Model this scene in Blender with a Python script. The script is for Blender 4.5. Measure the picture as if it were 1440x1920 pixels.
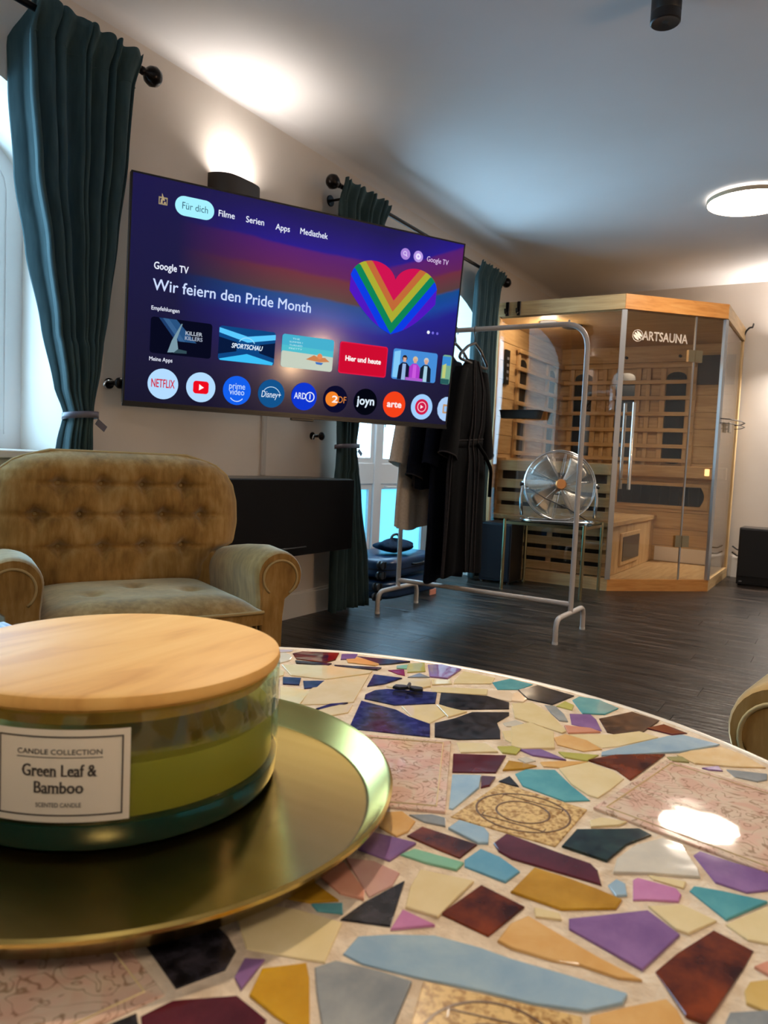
import bpy, bmesh, math, random
from mathutils import Matrix, Vector
PI = math.pi
random.seed(7)
for o in list(bpy.data.objects):
    bpy.data.objects.remove(o)
SC = bpy.context.scene
COL = SC.collection

# ------------------------------------------------------------------ camera
CAM_LOC = Vector((2.3624, 0.0, 0.82))
YAW, PITCH, ROLL, FPX = math.radians(31.7), math.radians(-3.93), math.radians(2.615), 1400.0
fwd = Vector((-math.sin(YAW)*math.cos(PITCH), math.cos(YAW)*math.cos(PITCH), math.sin(PITCH)))
r0 = Vector((math.cos(YAW), math.sin(YAW), 0)); u0 = r0.cross(fwd)
rgt = r0*math.cos(ROLL) + u0*math.sin(ROLL)
upv = u0*math.cos(ROLL) - r0*math.sin(ROLL)
cd = bpy.data.cameras.new('camera'); cam = bpy.data.objects.new('camera', cd); COL.objects.link(cam)
mw = Matrix((rgt, upv, -fwd)).transposed().to_4x4(); mw.translation = CAM_LOC
cam.matrix_world = mw
cd.sensor_fit = 'VERTICAL'; cd.sensor_height = 10.0; cd.sensor_width = 7.5
cd.lens = FPX/1920*10.0
cd.clip_start = 0.01; cd.clip_end = 60
cd.dof.use_dof = True; cd.dof.focus_distance = 1.25; cd.dof.aperture_fstop = cd.lens/1.9
SC.camera = cam
# ------------------------------------------------------------------ view, world
vs = SC.view_settings
vs.view_transform = 'Standard'; vs.look = 'None'; vs.exposure = 0.15; vs.gamma = 1.0; vs.use_curve_mapping = False
wd = bpy.data.worlds.new('daylight'); SC.world = wd; wd.use_nodes = True
bg = wd.node_tree.nodes['Background']
bg.inputs['Color'].default_value = (0.46, 0.76, 1.0, 1); bg.inputs['Strength'].default_value = 11.0
def portal(name, loc, sx, sy):
    l = bpy.data.lights.new(name, 'AREA'); l.shape = 'RECTANGLE'; l.size = sx; l.size_y = sy
    l.cycles.is_portal = True
    o = bpy.data.objects.new(name, l); COL.objects.link(o)
    o.location = loc; o.rotation_euler = (0, -PI/2, 0)   # faces +X into the room
    return o
portal('window_portal', (-0.44, 0.93, 1.05), 2.2, 1.5)
portal('window_portal', (-0.44, 4.25, 1.05), 2.2, 1.5)

# ------------------------------------------------------------------ helpers
class MB:
    """collects verts and faces of one mesh object"""
    def __init__(s): s.v = []; s.f = []; s.uv = None
    def add(s, vs, fs):
        n = len(s.v); s.v += [tuple(p) for p in vs]; s.f += [tuple(i+n for i in f) for f in fs]; return s
    def box(s, a, b, ch=0.0):
        x0, y0, z0 = a; x1, y1, z1 = b
        if ch <= 0:
            return s.add([(x0,y0,z0),(x1,y0,z0),(x1,y1,z0),(x0,y1,z0),(x0,y0,z1),(x1,y0,z1),(x1,y1,z1),(x0,y1,z1)],
                  [(3,2,1,0),(4,5,6,7),(0,1,5,4),(1,2,6,5),(2,3,7,6),(3,0,4,7)])
        c = ch; vs = []; 
        def ring(z, i): return [(x0+i,y0+c,z),(x0+c,y0+i,z),(x1-c,y0+i,z),(x1-i,y0+c,z),(x1-i,y1-c,z),(x1-c,y1-i,z),(x0+c,y1-i,z),(x0+i,y1-c,z)]
        def rin(z): return [(x0+c,y0+c,z)]*2+[(x1-c,y0+c,z)]*2+[(x1-c,y1-c,z)]*2+[(x0+c,y1-c,z)]*2
        rows = [rin(z0), ring(z0+c,0), ring(z1-c,0), rin(z1)]
        # caps use 4 distinct points
        for r in rows: vs += r
        fs = []
        for k in range(3):
            for i in range(8):
                a_, b_ = k*8+i, k*8+(i+1) % 8; fs.append((a_, b_, b_+8, a_+8))
        fs.append((6,4,2,0)); fs.append((24,26,28,30))
        return s.add(vs, fs)
    def obox(s, c, ex, ey, ez, hx, hy, hz):
        c, ex, ey, ez = Vector(c), Vector(ex), Vector(ey), Vector(ez)
        vs = [c+ex*hx*i+ey*hy*j+ez*hz*k for k in (-1,1) for i, j in ((-1,-1),(1,-1),(1,1),(-1,1))]
        return s.add(vs, [(3,2,1,0),(4,5,6,7),(0,1,5,4),(1,2,6,5),(2,3,7,6),(3,0,4,7)])
    def prism(s, pts, z0, z1, inset=0.0, dz=0.0):
        n = len(pts); cx = sum(p[0] for p in pts)/n; cy = sum(p[1] for p in pts)/n
        def sh(p):
            d = math.hypot(p[0]-cx, p[1]-cy) or 1; k = max(0, 1-inset/d); return (cx+(p[0]-cx)*k, cy+(p[1]-cy)*k)
        vs = [(x, y, z0) for x, y in pts]; fs = []
        rows = 1
        if inset: vs += [(x, y, z1-dz) for x, y in pts]; rows = 2
        vs += [(*sh(p), z1) for p in pts]
        for k in range(rows):
            for i in range(n): a, b = k*n+i, k*n+(i+1) % n; fs.append((a, b, b+n, a+n))
        fs.append(tuple(range(rows*n, rows*n+n))); fs.append(tuple(range(n-1, -1, -1)))
        return s.add(vs, fs)
    def tube(s, path, r, n=8, caps=True, closed=False):
        P = [Vector(p) for p in path]; m = len(P); rr = r if isinstance(r, (list, tuple)) else [r]*m
        vs = []; prev = None
        for i, p in enumerate(P):
            if closed: t = (P[(i+1) % m]-P[i-1])
            else: t = (P[min(i+1, m-1)]-P[max(i-1, 0)])
            t.normalize()
            if prev is None:
                a = Vector((0,0,1)) if abs(t.z) < .9 else Vector((1,0,0)); e = t.cross(a).normalized()
            else:
                e = (prev - t*prev.dot(t)); e = e.normalized() if e.length > 1e-6 else t.orthogonal().normalized()
            prev = e; f = t.cross(e)
            for k in range(n):
                a = 2*PI*k/n; vs.append(p+(e*math.cos(a)+f*math.sin(a))*rr[i])
        fs = []
        for i in range(m if closed else m-1):
            j = (i+1) % m
            for k in range(n):
                k2 = (k+1) % n; fs.append((i*n+k, i*n+k2, j*n+k2, j*n+k))
        if caps and not closed:
            fs.append(tuple(range(n-1, -1, -1))); fs.append(tuple(range((m-1)*n, m*n)))
        return s.add(vs, fs)
    def lathe(s, prof, n=32, c=(0,0,0), a0=0.0, a1=2*PI, ax=None):
        """prof: (r, z) pairs; ax=(origin, axis dir) rotates about another axis"""
        full = abs(a1-a0-2*PI) < 1e-6; m = n if full else n+1; vs = []
        if ax: ez = Vector(ax).normalized(); ex = ez.orthogonal().normalized(); ey = ez.cross(ex)
        else: ex, ey, ez = Vector((1,0,0)), Vector((0,1,0)), Vector((0,0,1))
        c = Vector(c)
        for r, z in prof:
            for k in range(m):
                a = a0+(a1-a0)*k/n; vs.append(c+ex*(r*math.cos(a))+ey*(r*math.sin(a))+ez*z)
        fs = []
        for i in range(len(prof)-1):
            for k in range(n):
                k2 = (k+1) % m; fs.append((i*m+k, i*m+k2, (i+1)*m+k2, (i+1)*m+k))
        return s.add(vs, fs)
    def grid(s, fn, nu, nv, closed_u=False):
        m = nu if closed_u else nu+1
        vs = [fn(i/nu, j/nv) for j in range(nv+1) for i in range(m)]; fs = []
        for j in range(nv):
            for i in range(nu):
                i2 = (i+1) % m; fs.append((j*m+i, j*m+i2, (j+1)*m+i2, (j+1)*m+i))
        return s.add(vs, fs)
    def sphere(s, c, r, n=16, m=10, sc=(1,1,1)):
        return s.grid(lambda a, b: (c[0]+r*sc[0]*math.sin(PI*b)*math.cos(2*PI*a), c[1]+r*sc[1]*math.sin(PI*b)*math.sin(2*PI*a), c[2]-r*sc[2]*math.cos(PI*b)), n, m, True)
    def xf(s, m):
        s.v = [tuple(m @ Vector(p)) for p in s.v]; return s
    def build(s, name, mat, parent=None, smooth=False, world=False, label=None, merge=True):
        me = bpy.data.meshes.new(name)
        vs = s.v
        if world and parent is not None:
            inv = TOPM[root_of(parent).name].inverted(); vs = [tuple(inv @ Vector(p)) for p in vs]
        me.from_pydata(vs, [], s.f); 
        bm = bmesh.new(); bm.from_mesh(me)
        if merge: bmesh.ops.remove_doubles(bm, verts=bm.verts, dist=1e-6)
        bmesh.ops.recalc_face_normals(bm, faces=bm.faces)
        bm.to_mesh(me); bm.free()
        if smooth:
            me.shade_smooth()
            if smooth is not True: me.set_sharp_from_angle(angle=math.radians(smooth))
        me.materials.append(mat)
        o = bpy.data.objects.new(name, me); COL.objects.link(o)
        if parent is not None: o.parent = parent
        if label: o['label'] = label
        return o
TOPM = {}
def root_of(o):
    while o.parent is not None: o = o.parent
    return o
def tag(o, label=None, cat=None, group=None, kind=None):
    if label: o['label'] = label
    if cat: o['category'] = cat
    if group: o['group'] = group
    if kind: o['kind'] = kind
    if o.parent is None and o.name not in TOPM: TOPM[o.name] = Matrix.Identity(4)
    return o
def thing(name, label, cat, loc=(0,0,0), rotz=0.0, group=None, mat=None, kind=None):
    o = bpy.data.objects.new(name, None); COL.objects.link(o); o.empty_display_size = .1
    m = mat if mat is not None else (Matrix.Translation(loc) @ Matrix.Rotation(rotz, 4, 'Z'))
    o.matrix_world = m; TOPM[o.name] = m.copy()
    return tag(o, label, cat, group, kind)
def struct(o): return tag(o, kind='structure')

# ------------------------------------------------------------------ materials
def srgb(*c):
    return tuple(((x/255/12.92) if x/255 <= .04045 else ((x/255+.055)/1.055)**2.4) for x in c)
def new_mat(name):
    m = bpy.data.materials.new(name); m.use_nodes = True
    return m, m.node_tree, m.node_tree.nodes['Principled BSDF']
def pset(b, **k):
    for n, v in k.items():
        b.inputs[n.replace('_', ' ')].default_value = v
def coords(t, kind='Object', scale=(1,1,1), rot=(0,0,0)):
    tc = t.nodes.new('ShaderNodeTexCoord'); mp = t.nodes.new('ShaderNodeMapping')
    mp.inputs['Scale'].default_value = scale; mp.inputs['Rotation'].default_value = rot
    t.links.new(tc.outputs[kind], mp.inputs['Vector']); return mp.outputs['Vector']
def noise(t, vec, scale, detail=3, rough=.5, dist=0.0):
    n = t.nodes.new('ShaderNodeTexNoise'); n.inputs['Scale'].default_value = scale; n.inputs['Detail'].default_value = detail
    n.inputs['Roughness'].default_value = rough; n.inputs['Distortion'].default_value = dist
    t.links.new(vec, n.inputs['Vector']); return n.outputs['Fac']
def ramp(t, fac, stops):
    r = t.nodes.new('ShaderNodeValToRGB'); e = r.color_ramp.elements
    while len(e) < len(stops): e.new(.5)
    for i, (p, c) in enumerate(stops): e[i].position = p; e[i].color = (*c, 1)
    t.links.new(fac, r.inputs['Fac']); return r.outputs['Color']
def bump(t, b, h, strength=.2, dist=.01):
    n = t.nodes.new('ShaderNodeBump'); n.inputs['Strength'].default_value = strength; n.inputs['Distance'].default_value = dist
    t.links.new(h, n.inputs['Height']); t.links.new(n.outputs['Normal'], b.inputs['Normal'])
def mat(name, c, rough=.5, metal=0.0, c2=None, nscale=8, stretch=(1,1,1), lo=.3, hi=.7, bmp=0.0, bscale=None, coat=0.0, detail=4, kind='Object', spec=.5, dist=0.0):
    m, t, b = new_mat(name); pset(b, Base_Color=(*c, 1), Roughness=rough, Metallic=metal, Coat_Weight=coat)
    b.inputs['Specular IOR Level'].default_value = spec
    if c2 is not None or bmp:
        v = coords(t, kind, stretch)
        if c2 is not None:
            t.links.new(ramp(t, noise(t, v, nscale, detail, .55, dist), [(lo, c), (hi, c2)]), b.inputs['Base Color'])
        if bmp: bump(t, b, noise(t, v, bscale or nscale*3, detail), bmp)
    return m
def emis(name, c, strength=1.0):
    m = bpy.data.materials.new(name); m.use_nodes = True; t = m.node_tree; t.nodes.clear()
    e = t.nodes.new('ShaderNodeEmission'); e.inputs['Color'].default_value = (*c, 1); e.inputs['Strength'].default_value = strength
    o = t.nodes.new('ShaderNodeOutputMaterial'); t.links.new(e.outputs[0], o.inputs[0]); return m
def thin_glass(name, tint=(1,1,1), rough=0.0, refl=1.0, ior=1.45):
    """architectural pane: transparent with a Fresnel reflection"""
    m = bpy.data.materials.new(name); m.use_nodes = True; t = m.node_tree; t.nodes.clear()
    tr = t.nodes.new('ShaderNodeBsdfTransparent'); tr.inputs['Color'].default_value = (*tint, 1)
    gl = t.nodes.new('ShaderNodeBsdfGlossy'); gl.inputs['Roughness'].default_value = rough
    # Schlick reflectance, the same from both sides of the pane
    f0 = ((ior-1)/(ior+1))**2*refl
    lw = t.nodes.new('ShaderNodeLayerWeight'); lw.inputs['Blend'].default_value = .5
    pw_ = t.nodes.new('ShaderNodeMath'); pw_.operation = 'POWER'; pw_.inputs[1].default_value = 5; t.links.new(lw.outputs['Facing'], pw_.inputs[0])
    mu = t.nodes.new('ShaderNodeMath'); mu.operation = 'MULTIPLY_ADD'; mu.inputs[1].default_value = 1-f0; mu.inputs[2].default_value = f0; mu.use_clamp = True
    t.links.new(pw_.outputs[0], mu.inputs[0])
    mx = t.nodes.new('ShaderNodeMixShader'); o = t.nodes.new('ShaderNodeOutputMaterial')
    t.links.new(mu.outputs[0], mx.inputs[0]); t.links.new(tr.outputs[0], mx.inputs[1]); t.links.new(gl.outputs[0], mx.inputs[2])
    t.links.new(mx.outputs[0], o.inputs[0]); return m
def text_mb(body, size=1.0, align='CENTER', bold=0.0, width=None, depth=0.0, shear=0.0):
    """lettering as a flat mesh in the XY plane"""
    c = bpy.data.curves.new('lettering', 'FONT'); c.body = body; c.size = size; c.align_x = align; c.align_y = 'CENTER'
    c.resolution_u = 3; c.extrude = depth; c.shear = shear
    o = bpy.data.objects.new('lettering', c); COL.objects.link(o)
    bpy.context.view_layer.update()
    me = bpy.data.meshes.new_from_object(o.evaluated_get(bpy.context.evaluated_depsgraph_get()))
    b = MB(); vs = [tuple(v.co) for v in me.vertices]; fs = [tuple(p.vertices) for p in me.polygons]
    bpy.data.objects.remove(o); bpy.data.curves.remove(c); bpy.data.meshes.remove(me)
    if width and vs:
        x0 = min(v[0] for v in vs); x1 = max(v[0] for v in vs); k = width/(x1-x0)
        base = {'LEFT': x0, 'CENTER': (x0+x1)/2, 'RIGHT': x1}[align]
        vs = [((v[0]-base)*k, v[1], v[2]) for v in vs]
    if bold > 0:                             # heavier strokes: the outline laid down again, slightly shifted
        for dx, dy in ((bold, 0), (-bold, 0), (0, bold), (0, -bold)): b.add([(v[0]+dx, v[1]+dy, v[2]) for v in vs], fs)
    return b.add(vs, fs)
def lerp(a, b, t): return a+(b-a)*t
def interp(pts, x):
    """pts sorted by first value descending or ascending"""
    if pts[0][0] > pts[-1][0]: pts = pts[::-1]
    if x <= pts[0][0]: return pts[0][1]
    for (a, va), (b, vb) in zip(pts, pts[1:]):
        if x <= b:
            k = (x-a)/(b-a); k = k*k*(3-2*k)*.5+k*.5; return va+(vb-va)*k
    return pts[-1][1]
def arc(c, r, a0, a1, n, e1=(1,0,0), e2=(0,0,1)):
    c, e1, e2 = Vector(c), Vector(e1), Vector(e2)
    return [c+e1*(r*math.cos(a0+(a1-a0)*k/n))+e2*(r*math.sin(a0+(a1-a0)*k/n)) for k in range(n+1)]
def fillet(pts, r, n=5):
    """round the corners of a polyline"""
    P = [Vector(p) for p in pts]; out = [P[0]]
    for i in range(1, len(P)-1):
        a, b, c = P[i-1], P[i], P[i+1]; d1 = (a-b); d2 = (c-b); rr = min(r, d1.length*.49, d2.length*.49)
        p0, p2 = b+d1.normalized()*rr, b+d2.normalized()*rr
        for k in range(n+1):
            t = k/n; out.append(p0*(1-t)**2+b*2*t*(1-t)+p2*t*t)
    out.append(P[-1]); return out
# ------------------------------------------------------------------ the room
RX, RY0, RY1, RZ = 4.7, -1.6, 6.70, 2.376
m_wall = mat('wall_plaster', srgb(226,216,206), .75, c2=srgb(219,208,197), nscale=2.2, bmp=.12, bscale=9)
m_ceil = mat('ceiling_paint', srgb(228,224,222), .8, c2=srgb(222,217,214), nscale=1.3)
m_floor_base = mat('floor_joint', (.004,.0035,.003), .8)
m_white = mat('white_paint', srgb(236,232,226), .4)
m_frame = mat('window_white', srgb(228,222,220), .35)
def plank_mat():
    m, t, b = new_mat('dark_plank')
    v = coords(t, 'Object', (1.1, 17, 1)); oi = t.nodes.new('ShaderNodeObjectInfo')
    ad = t.nodes.new('ShaderNodeVectorMath'); ad.operation = 'ADD'
    sc = t.nodes.new('ShaderNodeVectorMath'); sc.operation = 'SCALE'; sc.inputs['Scale'].default_value = 40
    cb = t.nodes.new('ShaderNodeCombineXYZ'); t.links.new(oi.outputs['Random'], cb.inputs[0]); t.links.new(oi.outputs['Random'], cb.inputs[2])
    t.links.new(cb.outputs[0], sc.inputs[0]); t.links.new(v, ad.inputs[0]); t.links.new(sc.outputs[0], ad.inputs[1])
    n1 = noise(t, ad.outputs[0], 2.2, 6, .62, .6)
    t.links.new(ramp(t, n1, [(.32, srgb(8,6,6)), (.5, srgb(26,21,18)), (.68, srgb(88,72,60))]), b.inputs['Base Color'])
    rr = ramp(t, n1, [(.3, (.26,)*3), (.75, (.42,)*3)]); b.inputs['Specular IOR Level'].default_value = .38; t.links.new(rr, b.inputs['Roughness'])
    n2 = noise(t, ad.outputs[0], 3.2, 4, .6); bump(t, b, n2, 1.0, .006)
    return m
m_plank = plank_mat()
floor = MB().box((-.5, RY0-.1, -.06), (RX+.1, RY1+.1, -.006)).build('floor', m_floor_base); struct(floor)
pw = .142; row = 0; y = RY0
plank_cache = {}
while y < RY1-.01:
    y1 = min(y+pw, RY1); x = -.0 - random.random()*.9; 
    if not (0.25 < y < 1.7 or 3.5 < y < 5.0): xmin = 0.0
    else: xmin = -.36
    while x < RX:
        x1 = x+1.22; a, b_ = max(x, xmin), min(x1, RX)
        if b_-a > .04:
            key = (round(b_-a, 3), round(y1-y, 3))
            if key not in plank_cache:
                hx, hy = (b_-a)/2-.0005, (y1-y)/2-.0005
                o = MB().box((-hx,-hy,-.006),(hx,hy,0), .0007).build('plank', m_plank, floor); plank_cache[key] = o.data
            else:
                o = bpy.data.objects.new('plank', plank_cache[key]); COL.objects.link(o); o.parent = floor
            o.location = ((a+b_)/2, (y+y1)/2, 0)
        x = x1
    y = y1
# walls -----------------------------------------------------------------
OPEN = [dict(y0=.25, y1=1.70, z0=.77), dict(y0=3.48, y1=5.02, z0=.0)]
SPR, ARCH, DEPTH = 1.75, .28, .40
def arch_pts(o, ins=0.0, n=20):
    yc = (o['y0']+o['y1'])/2; a = (o['y1']-o['y0'])/2-ins; b = ARCH-ins*.8
    return [(yc-a*math.cos(PI*k/n), SPR+b*math.sin(PI*k/n)) for k in range(n+1)]
wl = MB()
def q(a, b, c, d): wl.add([a, b, c, d], [(0,1,2,3)])
ys = [RY0] + [v for o in OPEN for v in (o['y0'], o['y1'])] + [RY1]
for a, b in zip(ys[0::2], ys[1::2]):
    n = max(1, int((b-a)/.5))
    q((0,a,0),(0,b,0),(0,b,RZ),(0,a,RZ))
for o in OPEN:
    P = arch_pts(o)
    for (ya, za), (yb, zb) in zip(P, P[1:]):
        q((0,ya,za),(0,yb,zb),(0,yb,RZ),(0,ya,RZ)); q((0,ya,za),(-DEPTH,ya,za),(-DEPTH,yb,zb),(0,yb,zb))
    for yy in (o['y0'], o['y1']): q((0,yy,o['z0']),(-DEPTH,yy,o['z0']),(-DEPTH,yy,SPR),(0,yy,SPR))
    if o['z0'] > 0:
        q((0,o['y0'],0),(0,o['y1'],0),(0,o['y1'],o['z0']),(0,o['y0'],o['z0']))
        q((0,o['y0'],o['z0']),(0,o['y1'],o['z0']),(-DEPTH,o['y1'],o['z0']),(-DEPTH,o['y0'],o['z0']))
# outer skin so that daylight enters only through the openings
for a, b in zip(ys[0::2], ys[1::2]): q((-DEPTH,a,-.05),(-DEPTH,b,-.05),(-DEPTH,b,RZ+.05),(-DEPTH,a,RZ+.05))
for o in OPEN:
    P = arch_pts(o)
    for (ya, za), (yb, zb) in zip(P, P[1:]): q((-DEPTH,ya,za),(-DEPTH,yb,zb),(-DEPTH,yb,RZ+.05),(-DEPTH,ya,RZ+.05))
    if o['z0'] > 0: q((-DEPTH,o['y0'],-.05),(-DEPTH,o['y1'],-.05),(-DEPTH,o['y1'],o['z0']),(-DEPTH,o['y0'],o['z0']))
w = wl.build('wall_left', m_wall); struct(w)
struct(MB().box((-DEPTH, RY1, -.05), (RX+.1, RY1+.1, RZ+.05)).build('wall_back', m_wall))
struct(MB().box((RX, RY0-.1, -.05), (RX+.1, RY1, RZ+.05)).build('wall_right', m_wall))
struct(MB().box((-DEPTH, RY0-.1, -.05), (RX, RY0, RZ+.05)).build('wall_front', m_wall))
struct(MB().box((-DEPTH, RY0-.1, RZ), (RX+.1, RY1+.1, RZ+.06)).build('ceiling', m_ceil))
# rounded cove between window wall and ceiling
cv = MB(); prof = [(0.0,RZ)]+[(.045-.045*math.cos(a*PI/16), RZ-.045+.045*math.sin(a*PI/16)) for a in range(0, 9)]
cv.grid(lambda a, b: (.045-.045*math.cos(a*PI/2), lerp(RY0, RY1, b), RZ-.045+.045*math.sin(a*PI/2)), 8, 1)
struct(cv.build('trim_1', m_ceil, smooth=True))
def baseboard(name, a, b, h=.13, along='y', at=0.0):
    mb = MB()
    if along == 'y': mb.box((at, a, 0), (at+.016, b, h-.012)).box((at, a, h-.012), (at+.011, b, h))
    else: mb.box((a, at-.016, 0), (b, at, h-.012)).box((a, at-.011, h-.012), (b, at, h))
    return struct(mb.build(name, m_white))
baseboard('baseboard_left', RY0, 3.48); baseboard('baseboard_left', 5.02, 5.10)
baseboard('baseboard_back', 1.60, RX, .17, 'x', RY1)
# windows ----------------------------------------------------------------
m_pane = thin_glass('window_glass', (.93,.97,1.0))
def frosted():
    m = bpy.data.materials.new('frosted_glass'); m.use_nodes = True; t = m.node_tree; t.nodes.clear()
    tl = t.nodes.new('ShaderNodeBsdfTranslucent'); tl.inputs['Color'].default_value = (.24,.41,.46,1)
    gl = t.nodes.new('ShaderNodeBsdfGlossy'); gl.inputs['Roughness'].default_value = .25
    mx = t.nodes.new('ShaderNodeMixShader'); mx.inputs[0].default_value = .06
    o = t.nodes.new('ShaderNodeOutputMaterial'); t.links.new(tl.outputs[0], mx.inputs[1]); t.links.new(gl.outputs[0], mx.inputs[2]); t.links.new(mx.outputs[0], o.inputs[0]); return m
m_frost = frosted()
def window(idx, o, transom, low):
    root = thing('window_%d' % idx, None, None, (-.36, (o['y0']+o['y1'])/2, 0), kind='structure')
    X0, X1, XG = -.385, -.335, -.36
    ZB = o['z0']+.02; FW = .065; yc = (o['y0']+o['y1'])/2
    def band(oi, ii, ins0, ins1):
        O = [(o['y0']+ins0, ZB+ins0)]+arch_pts(o, ins0)+[(o['y1']-ins0, ZB+ins0)]
        I = [(o['y0']+ins1, ZB+ins1)]+arch_pts(o, ins1)+[(o['y1']-ins1, ZB+ins1)]
        return O, I
    O, I = band(0, 0, 0, FW); mb = MB(); n = len(O)
    for k in range(n):
        a, b = k, (k+1) % n
        vs = [(X0,*O[a]),(X0,*O[b]),(X0,*I[b]),(X0,*I[a]),(X1,*O[a]),(X1,*O[b]),(X1,*I[b]),(X1,*I[a])]
        mb.add(vs, [(0,1,2,3),(7,6,5,4),(3,2,6,7),(0,4,5,1)])
    mb.build('window_frame', m_frame, root, world=True)
    MB().box((X0-.005, yc-.045, ZB+FW), (X1+.012, yc+.045, SPR+ARCH-FW*.8-.004), .004).build('mullion', m_frame, root, world=True)
    for s in (-1, 1):
        ya, yb = (o['y0']+FW, yc-.045) if s < 0 else (yc+.045, o['y1']-FW)
        if transom:
            MB().box((X0, ya, transom[0]), (X1+.006, yb, transom[1]), .004).build('transom', m_frame, root, world=True)
            # sash stiles that frame every pane
        top = [p for p in arch_pts(o, FW) if ya-1e-6 <= p[0] <= yb+1e-6]
        def archz(y):
            a = (o['y1']-o['y0'])/2-FW; return SPR+(ARCH-FW*.8)*math.sqrt(max(0, 1-((y-yc)/a)**2))
        zt0 = transom[1] if transom else ZB+FW
        N = 14; pts = [(ya, zt0), (yb, zt0)]+[(lerp(yb, ya, k/N), archz(lerp(yb, ya, k/N))) for k in range(N+1)]
        mb = MB(); mb.add([(XG-.004, *p) for p in pts]+[(XG+.004, *p) for p in pts], [tuple(range(len(pts))), tuple(range(2*len(pts)-1, len(pts)-1, -1))])
        mb.build('pane', m_pane, root, world=True)
        sw = .035
        sash = MB()
        for (p, r_) in (((ya, zt0), (ya+sw, SPR+.05)), ((yb-sw, zt0), (yb, SPR+.1 if s > 0 else SPR+.12)), ((ya+sw, zt0), (yb-sw, zt0+sw))):
            sash.box((XG-.02, p[0], p[1]), (XG+.02, r_[0], r_[1]))
        sash.build('sash', m_frame, root, world=True)
        if transom:
            MB().box((XG-.004, ya, ZB+FW), (XG+.004, yb, transom[0])).build('pane', m_frost, root, world=True)
            s2 = MB()
            for (p, r_) in (((ya, ZB+FW), (ya+sw, transom[0])), ((yb-sw, ZB+FW), (yb, transom[0])), ((ya+sw, transom[0]-sw), (yb-sw, transom[0])), ((ya+sw, ZB+FW), (yb-sw, ZB+FW+sw))):
                s2.box((XG-.02, p[0], p[1]), (XG+.02, r_[0], r_[1]))
            s2.build('sash', m_frame, root, world=True)
    h = MB().tube(fillet([(X1+.005, yc, 1.15), (X1+.05, yc, 1.15), (X1+.05, yc, 1.04)], .012), .008); h.build('window_handle', m_white, root, smooth=True, world=True)
    if transom:
        MB().tube(fillet([(X1+.006, yc+.10, transom[0]-.02), (X1+.035, yc+.10, transom[0]-.02), (X1+.035, yc+.2, transom[0]-.02)], .01), .008).build('window_handle', m_white, root, smooth=True, world=True)
    return root
window(1, OPEN[0], None, None)
window(2, OPEN[1], (.66, .80), True)
MB().box((-.335, .26, .772), (.03, 1.69, .80), .004).build('trim_2', m_white); struct(bpy.data.objects['trim_2'])
# ------------------------------------------------------------------ armchairs
def velour():
    m, t, b = new_mat('olive_velour')
    v = coords(t, 'Object', (1, 1, .22)); n = noise(t, v, 55, 4, .6); v2 = coords(t, 'Object', (1,1,1)); n2 = noise(t, v2, 9, 3)
    mx = t.nodes.new('ShaderNodeMath'); mx.operation = 'ADD'; t.links.new(n, mx.inputs[0]); t.links.new(n2, mx.inputs[1])
    hf = t.nodes.new('ShaderNodeMath'); hf.operation = 'MULTIPLY'; hf.inputs[1].default_value = .5; t.links.new(mx.outputs[0], hf.inputs[0])
    t.links.new(ramp(t, hf.outputs[0], [(.33, srgb(128,94,46)), (.5, srgb(164,126,68)), (.68, srgb(190,156,100))]), b.inputs['Base Color'])
    pset(b, Roughness=.85, Sheen_Weight=1.0, Sheen_Roughness=.38, Sheen_Tint=(.74,.86,.76,1)); b.inputs['Specular IOR Level'].default_value = .2
    bump(t, b, n, .12, .002); return m
m_velour = velour()
m_piping = mat('velour_piping', srgb(186,160,108), .8)
m_darkwood = mat('dark_leg_wood', srgb(48,30,18), .4)
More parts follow.
